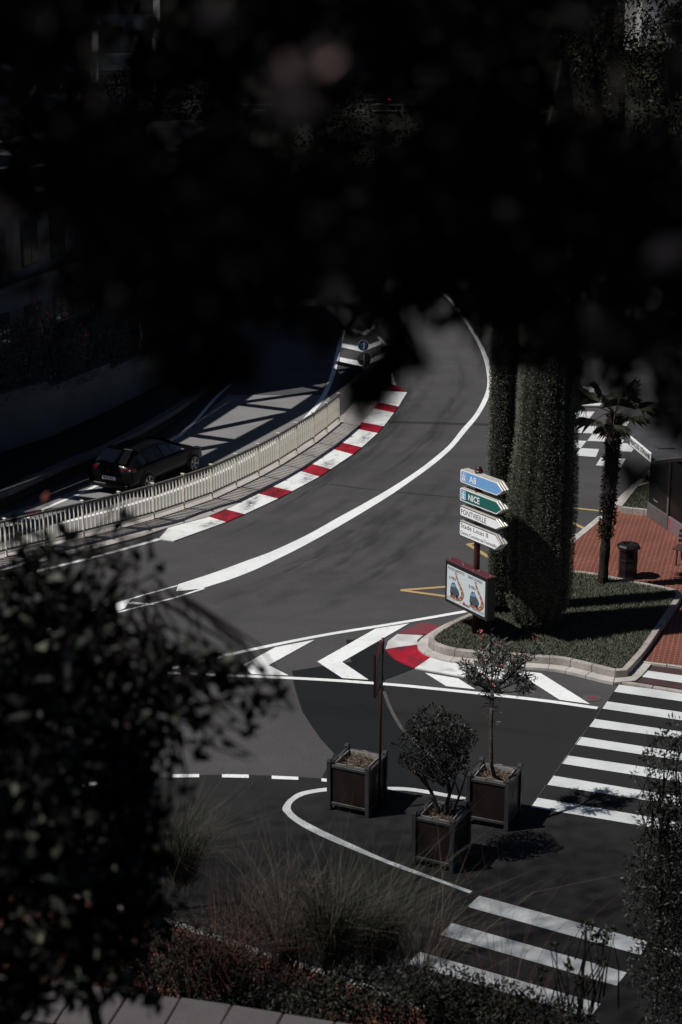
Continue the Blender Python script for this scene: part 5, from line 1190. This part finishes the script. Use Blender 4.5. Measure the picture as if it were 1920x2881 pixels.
# granite coping of the terrace wall
ZW = 7.35
cp = [gp(x, y, ZW) for x, y in [(-700, 2640), (0, 2738), (384, 2788), (700, 2831), (1000, 2880), (1400, 2945)]]
tw_ = thing('terrace_wall', 'rough granite terrace wall with broad coping slabs under the bushes', 'wall', (cp[2].x, cp[2].y, 5.0))
O5 = Vector((cp[2].x, cp[2].y, 5.0)); lin = resample(cp, 16)
for i in range(len(lin)-1):
    a, c = lin[i]-O5, lin[i+1]-O5; d = (c-a).normalized(); nn = Vector((d.y, -d.x, 0)); nn = -nn if nn.y > 0 else nn
    a2, c2_ = a.lerp(c, .01), a.lerp(c, .99); ring = [a2, a2+nn*.55, c2_+nn*.55, c2_]
    b = MB(); b.hexa([(p.x, p.y, p.z-.10) for p in ring], [(p.x, p.y, p.z+R.uniform(-.006, .006)) for p in ring]); o = b.build('coping_slab', stone_cope, tw_, bevel=.012); fix_normals(o)
    ring = [a+nn*.05, a+nn*.5, c+nn*.5, c+nn*.05]; b = MB(); b.hexa([(p.x, p.y, -2.5) for p in ring], [(p.x, p.y, p.z-.10) for p in ring]); o = b.build('wall_body', rough_stone, tw_); fix_normals(o)
# red paved walk and its kerb at the foot of the slope
wk = G([(60, 2470), (410, 2563), (740, 2672), (960, 2742), (1200, 2830), (1200, 3300), (-900, 3300), (-900, 2400), (-300, 2420)], .10)
walk = prism('red_walk', red_tiles, wk, 0, .10, kind='structure')
stones_open(walk, resample(G([(-300, 2420), (60, 2470), (410, 2563), (740, 2672), (960, 2742), (1200, 2830)], .11), 14), 0.0, -.14, 0, .115, kerb_light)

# ------------------------------------------------------------------ plants rising from the slope into the view
def grass_clump(px, py, d, n, ht, spread, lean, label, m=wild_grass, w=.0055, name='grass_tuft'):
    p = dp(px, py, d); t = thing(name, label, 'grass', tuple(p), 0, 'wild grass tufts on the slope')
    V = []; T = []
    az = NR.uniform(0, 6.28, n); rr = np.abs(NR.normal(0, .12*spread, n)); ln_ = NR.normal(0, .22, (n, 2)); L = ht*NR.uniform(.3, 1.05, n); out = NR.uniform(.05, .65, n)*spread
    for i in range(n):
        a = az[i]; o = np.array([math.cos(a), math.sin(a), 0]); b0 = o*rr[i]; s = np.array([-math.sin(a), math.cos(a), 0])*w*.5
        lx_, ly_ = lean[0]+ln_[i, 0], lean[1]+ln_[i, 1]; p1 = b0+o*out[i]*L[i]*.35+np.array([lx_, ly_, 1])*L[i]*.55; p2 = b0+o*out[i]*L[i]+np.array([lx_*1.9, ly_*1.9, .88])*L[i]
        k = len(V); V += [b0-s, b0+s, p1+s*.7, p1-s*.7, p2]; T += [(k, k+1, k+2), (k, k+2, k+3), (k+3, k+2, k+4)]
    np_mesh('blades', V, T, m, t); return t
grass_clump(505, 2480, 17, 800, 1.10, 1.0, (.10, 0), 'pale bushy grass tuft rising beside the broad-leaved bush')
grass_clump(420, 2440, 17.5, 220, .95, .9, (-.15, 0), 'thin pale grass tuft leaning over the dashed line')
grass_clump(930, 2700, 16, 900, 1.25, 1.0, (.02, 0), 'large wispy grey green grass tuft in front of the empty planter')
grass_clump(1060, 2690, 16.5, 700, 1.15, 1.1, (.12, 0), 'wispy grass tuft leaning towards the shrub planter')
grass_clump(800, 2700, 16.3, 420, 1.2, 1.3, (-.1, 0), 'loose brownish grass tuft by the loop line', twig_m)
grass_clump(680, 2620, 16.8, 260, .9, 1.6, (-.05, 0), 'sparse dry grass tuft above the red walk', twig_m)
grass_clump(1180, 2760, 16, 160, 1.3, 1.3, (.1, 0), 'few tall dry stalks near the lower crossing', twig_m, .006)
grass_clump(1420, 2890, 15.5, 90, 1.5, 1.5, (.05, 0), 'tall thin reddish stalks crossing the lower zebra stripes', twig_r, .005)
grass_clump(600, 2760, 16, 260, 1.0, 1.6, (.0, 0), 'dark reddish stalks over the red walk', twig_r, .005)
def low_bush(blobs, n, label, leaf, lm, wm, dist, m=leaf_left, name='low_bush', twigs=60, heart=False, tw=1.0, ex=.8):
    bl = [(dp(x, y, dist+dz), (r/F_PX*dist,)*3) for x, y, r, dz in blobs]; c = Vector((0, 0, 0))
    for q, _ in bl: c += q
    c /= len(bl); base = Vector((c.x, c.y, near_z(c.y) if c.y < 21.5 else 0.0))
    t = thing(name, label, 'bush', tuple(base)); bl = [(q-base, s) for q, s in bl]
    stem = MB(); cq = bl[0][0]; stem.tube([(0, 0, -.1), (cq.x*.4, cq.y*.4, cq.z*.5), (cq.x, cq.y, cq.z)], [.03, .022, .01], 6); stem.build('stem', bark_dark, t)
    P, d_, k_ = blob_points(bl, n, .15, ex); leaves('foliage', P, unit(d_*.5+NR.normal(size=P.shape)*.8+np.array([0, 0, .2])), NR.uniform(.7, 1.25, n)*leaf, NR.uniform(.8, 1.2, n)*leaf*wm, m, t)
    b = MB()
    for i in range(twigs):
        q, s = bl[i % len(bl)]; q = q+Vector((R.gauss(0, s[0]*.6), R.gauss(0, s[0]*.6), R.gauss(0, s[0]*.6))); o = bl[(i*7) % min(8, len(bl))][0].lerp(q, .25) if heart else Vector((q.x*.6+R.gauss(0, .1), q.y*.6, q.z-R.uniform(.3, 1.0))); b.tube([o, o.lerp(q, .55)+Vector((R.gauss(0, .03), R.gauss(0, .03), .03)), q], [.009*tw, .006*tw, .002], 4)
    b.build('branches', bark_dark, t); return t, base
low_bush([(1230, 2790, 75, 0), (1320, 2810, 75, .2), (1120, 2770, 70, -.2), (1000, 2790, 80, 0), (1420, 2830, 75, 0), (1180, 2860, 110, .2), (1330, 2890, 110, 0), (1500, 2870, 70, .1), (900, 2830, 90, 0), (1050, 2880, 110, .2), (1580, 2850, 45, 0), (1640, 2880, 45, 0), (1480, 2800, 35, 0), (1290, 2740, 30, 0), (800, 2860, 70, 0)], 7200, 'dark small-leaved bush spreading over the lowest zebra stripe', .05, 1, .5, 15.0, leaf_dark)
low_bush([(1650, 2610, 18, 0), (1690, 2640, 22, .1), (1720, 2620, 14, 0), (1560, 2660, 10, 0), (1600, 2720, 14, 0), (1640, 2760, 18, 0), (1520, 2740, 12, 0), (1690, 2700, 12, 0)], 260, 'thin leafy sprig standing over the lower zebra stripes', .055, 1, .5, 15.5, leaf_dark, 'leafy_sprig', 30)
low_bush([(900, 2560, 110, 0), (820, 2600, 100, .3), (1000, 2600, 100, 0), (700, 2640, 90, 0), (930, 2680, 140, 0), (600, 2620, 70, 0), (1090, 2640, 80, 0), (560, 2700, 90, 0), (730, 2740, 110, 0), (450, 2660, 90, 0), (380, 2720, 80, 0), (520, 2760, 80, 0)], 7000, 'tangled dry twigs and thin leaves behind the granite coping', .06, 1, .16, 16.5, twig_m, 'dry_thicket', 170)
low_bush([(480, 2620, 70, 0), (420, 2680, 90, .2), (560, 2680, 80, 0), (640, 2720, 70, .2), (520, 2740, 100, 0), (720, 2760, 70, 0), (380, 2750, 80, 0), (810, 2780, 60, 0), (450, 2560, 40, 0), (620, 2780, 80, 0), (300, 2700, 90, 0), (700, 2690, 50, 0)], 6500, 'dark weedy growth spilling over the red walk', .05, 1, .3, 16.0, leaf_dark, 'weedy_bush', 120)
low_bush([(1870, 2120, 60, 0), (1900, 2060, 45, .2), (1840, 2150, 40, -.2), (1870, 2230, 45, 0), (1860, 2310, 75, 0), (1900, 2280, 90, .3), (1850, 2420, 90, 0), (1900, 2450, 120, .3), (1830, 2530, 85, 0), (1880, 2600, 120, .2), (1790, 2470, 40, -.2), (1850, 2720, 90, 0), (1920, 2760, 110, .2), (1960, 2300, 130, .3), (1980, 2500, 160, .3), (1980, 2700, 160, .3), (1870, 2850, 80, 0), (1790, 2180, 16, 0), (1800, 2250, 20, 0), (1960, 2140, 80, .2)], 13000, 'tall dark glossy-leaved bush beside both zebra crossings', .072, 1, .34, 21.0, leaf_shrub, 'tall_bush', 60, True)
# dark slim post by the tufts
pz = gp(378, 2560, .1); t = thing('slim_post', 'slim dark metal post behind the broad-leaved bush', 'post', (pz.x, pz.y, .10)); hp = hz(pz, 2196)-.1
b = MB(); b.tube([(0, 0, 0), (0, 0, hp)], .045, 8); b.build('pole', black_m, t, smooth=True); b = MB(); b.lathe((0, 0, hp), [(.06, 0), (.06, .05), (.02, .09)], 8); b.build('cap', black_m, t)

# broad-leaved bush close to the camera, lower left
DL = 4.8
t, bs = low_bush([(60, 2050, 330, 0), (200, 1830, 170, .1), (320, 2010, 165, 0), (120, 1700, 130, .1), (270, 1700, 66, 0), (320, 1580, 34, .1), (400, 1570, 20, 0), (455, 1605, 13, 0), (220, 1590, 48, 0), (150, 1560, 45, 0), (440, 1910, 90, 0), (540, 1905, 62, .1), (610, 1870, 48, 0), (600, 1960, 52, 0), (680, 1920, 46, 0), (740, 1930, 34, 0), (790, 1955, 30, 0), (825, 1985, 17, 0), (450, 2040, 95, 0), (600, 2060, 40, 0), (690, 2040, 28, 0), (700, 2085, 22, 0), (560, 2130, 36, 0), (710, 2130, 16, 0), (665, 1840, 20, 0), (400, 2180, 90, 0), (530, 2210, 32, 0), (540, 2260, 26, 0), (470, 2280, 34, 0), (200, 2300, 260, 0), (80, 2550, 260, .1), (250, 2560, 170, 0), (360, 2400, 90, 0), (430, 2370, 45, 0), (380, 2520, 80, 0), (330, 2640, 90, 0), (150, 2730, 130, 0), (420, 2620, 60, 0), (330, 2740, 70, 0), (440, 2520, 60, 0), (460, 2440, 50, 0), (250, 2700, 120, 0), (20, 2850, 90, 0), (400, 2820, 40, 0), (-200, 1900, 330, .2), (-200, 2300, 380, .2), (-200, 2700, 330, .2), (60, 1860, 140, 0), (30, 1650, 70, 0), (300, 1500, 26, 0), (200, 1520, 34, 0), (400, 1525, 16, 0), (450, 1500, 18, 0), (90, 1610, 70, 0), (50, 1520, 40, 0), (330, 1420, 14, 0), (360, 1480, 26, 0), (560, 1840, 34, 0), (500, 1820, 32, 0), (720, 1960, 30, 0), (770, 1985, 30, 0), (640, 1900, 44, 0), (810, 1960, 20, 0), (690, 1990, 30, 0), (430, 1800, 34, 0)], 10500, 'large dark broad-leaved bush filling the lower left, close and blurred', 0.058, 1, .55, DL, leaf_left, 'broad_leaved_bush', 150, True, .6, .82)
P = [dp(x, y, DL-.25)-bs for x, y in [(120, 1410), (112, 1440), (128, 1430), (25, 1950), (55, 1975), (350, 2045), (300, 2690), (500, 2500)]]
leaves('rusty_leaves', [tuple(p) for p in P], rand_dirs(len(P), (0, 0, .6)), np.where(np.arange(len(P)) < 3, .034, .016), .016, leaf_rust, t)
b = MB(); b.tube([dp(120, 1425, DL-.25)-bs, dp(100, 1560, DL-.2)-bs, dp(90, 1800, DL)-bs], [.002, .003, .006], 4); b.build('rusty_twig', bark_dark, t)

# ------------------------------------------------------------------ the tree the camera looks out from: overhanging crown
trunk0 = Vector((1.9, -1.2, 13.2))
tree = thing('overhanging_tree', 'dark blurred tree crown hanging over the whole upper view', 'tree', tuple(trunk0))
b = MB(); fk = Vector((1.3, -.8, 17.3)); b.tube([trunk0-trunk0, Vector((-.1, .1, 2.0)), fk-trunk0], [.22, .18, .15], 10); b.build('trunk', bark_dark, tree, smooth=True)
low = [(-400, 900), (-100, 790), (0, 800), (60, 805), (220, 845), (300, 880), (430, 975), (560, 1010), (660, 900), (760, 905), (860, 870), (930, 905), (1000, 925), (1060, 915), (1130, 950), (1180, 925), (1250, 885), (1290, 880), (1330, 905), (1380, 960), (1440, 1000), (1540, 1020), (1600, 1035), (1700, 1050), (1760, 1085), (1800, 1150), (1860, 1205), (2000, 1230), (2400, 1300)]
lx, ly = [p[0] for p in low], [p[1] for p in low]
gaps = [(110, 640, 70), (15, 690, 30), (20, 255, 36), (275, 185, 46), (440, 262, 38), (420, 20, 50), (260, 935, 95), (650, 10, 40), (1060, 300, 75), (800, 335, 60), (1660, 150, 110), (1760, 250, 100), (1830, 20, 55), (1640, 270, 60), (255, 960, 30)]
blobs = []
for k in range(1700):
    x = R.uniform(-500, 2420); lim = float(np.interp(x, lx, ly)); y = R.uniform(-700, lim-30); r = R.uniform(45, 120)
    if y+r*.8 > lim: y = lim-r*.8
    if any((x-gx)**2+(y-gy)**2 < (gr+r*.55)**2 for gx, gy, gr in gaps): continue
    d = R.uniform(1.4, 2.9); blobs.append((dp(x, y, d)-trunk0, (r/F_PX*d*1.15,)*3))
extra = []
for x, y, r in [(1030, 1060, 34), (1000, 1075, 24), (1060, 1085, 24), (1035, 1110, 26), (1040, 1135, 14), (1125, 960, 30), (1150, 985, 24), (1160, 1005, 15), (1120, 1000, 18), (1785, 1318, 24), (1800, 1340, 16), (905, 930, 24), (640, 1000, 50), (570, 1050, 40), (500, 1030, 60)]:
    d = 1.75; extra.append((dp(x, y, d)-trunk0, (r*.8/F_PX*d,)*3))
P, d_, k_ = blob_points(blobs, 34000, .0, .72)
P2, d2_, _ = blob_points(extra, 300, .0, .4); P = np.concatenate([P, P2]); d_ = np.concatenate([d_, d2_])
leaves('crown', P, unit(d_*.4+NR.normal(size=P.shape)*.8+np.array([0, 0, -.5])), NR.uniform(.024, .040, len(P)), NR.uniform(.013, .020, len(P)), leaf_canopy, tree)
# hanging twigs that carry these sprays
b = MB()
for k in range(26):
    x = -420+110*k; q1 = dp(x, -420, R.uniform(1.4, 2.1))-trunk0; q2 = dp(x+R.uniform(-120, 120), float(np.interp(x, lx, ly))-R.uniform(40, 260), R.uniform(1.4, 2.0))-trunk0
    f = fk-trunk0; mid = f.lerp(q1, .6)+Vector((0, 0, .35)); b.tube([f, mid, q1, q1.lerp(q2, .5)+Vector((R.gauss(0, .02), R.gauss(0, .02), 0)), q2], [.06, .03, .010, .006, .003], 6)
b.build('branches', bark_dark, tree)
# upper crown that keeps them in shade
ub = [((R.uniform(-4.2, 2.4)-trunk0.x, R.uniform(-2.4, 3.4)-trunk0.y, R.uniform(16.1, 18.6)-trunk0.z), (R.uniform(.4, .8),)*3) for k in range(90)]
ub = [u for u in ub if u[0][2]+trunk0.z-u[1][0] > 15.15+.06*max(0, u[0][1]+trunk0.y)]
P, d_, k_ = blob_points(ub, 42000, .2)
ok = (P[:, 2]+trunk0.z) > 15.1+.22*np.maximum(0, P[:, 1]+trunk0.y); P = P[ok]
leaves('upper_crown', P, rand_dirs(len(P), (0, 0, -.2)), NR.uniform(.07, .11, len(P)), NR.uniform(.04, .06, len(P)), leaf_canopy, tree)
# a few dry leaves in shade, sunlit brightness put into their pale colour
P = []; 
for x, y, s, nn_ in [(870, 200, 22, 7), (770, 260, 26, 7), (548, 62, 8, 2), (1815, 728, 8, 2), (20, 660, 16, 1)]:
    for k in range(nn_): P.append(dp(x+R.gauss(0, s), y+R.gauss(0, s), 1.12)-trunk0)
leaves('dry_leaves', [tuple(p) for p in P], rand_dirs(len(P), (1, -.2, .3)), .028, .015, leaf_dry, tree, face=np.tile([-.6, -.8, .3], (len(P), 1)))

# ------------------------------------------------------------------ pine added out of view, its thin crown put in to shade the lower square
HP_ = 21.0; px_, py_ = 0.4-SH.x*HP_, 23.6-SH.y*HP_
pine = thing('added_shade_pine', 'added out-of-view umbrella pine whose thin crown half-shades the lower square', 'tree', (px_, py_, near_z(py_)))
zb_ = near_z(py_); b = MB(); b.tube([(0, 0, -.3), (.3, .2, 6), (.1, .3, 12), (0, 0, HP_-zb_-1.2)], [.38, .33, .27, .18], 10); b.build('trunk', bark, pine, smooth=True)
b = MB()
for k in range(16):
    a = 2*math.pi*k/16+R.uniform(-.15, .15); L = R.uniform(3, 6); b.tube([(0, 0, HP_-zb_-2.2), (L*.5*math.cos(a), L*.5*math.sin(a), HP_-zb_-.9), (L*math.cos(a), L*math.sin(a), HP_-zb_-.2)], [.10, .06, .02], 5)
b.build('limbs', bark, pine)
n = 112000; a = NR.uniform(0, 6.28, n); rr = 8.2*np.sqrt(NR.random(n)); keep_ = NR.random(n) < np.clip((8.2-rr)/4.2, 0, 1); a, rr = a[keep_], rr[keep_]; n = len(a)
P = np.stack([rr*np.cos(a)*1.3, rr*np.sin(a)*.95, HP_-zb_+NR.normal(0, .45, n)-.012*rr**2], 1)
leaves('crown', P, rand_dirs(n), NR.uniform(.10, .18, n), NR.uniform(.034, .05, n), leaf_dark, pine)
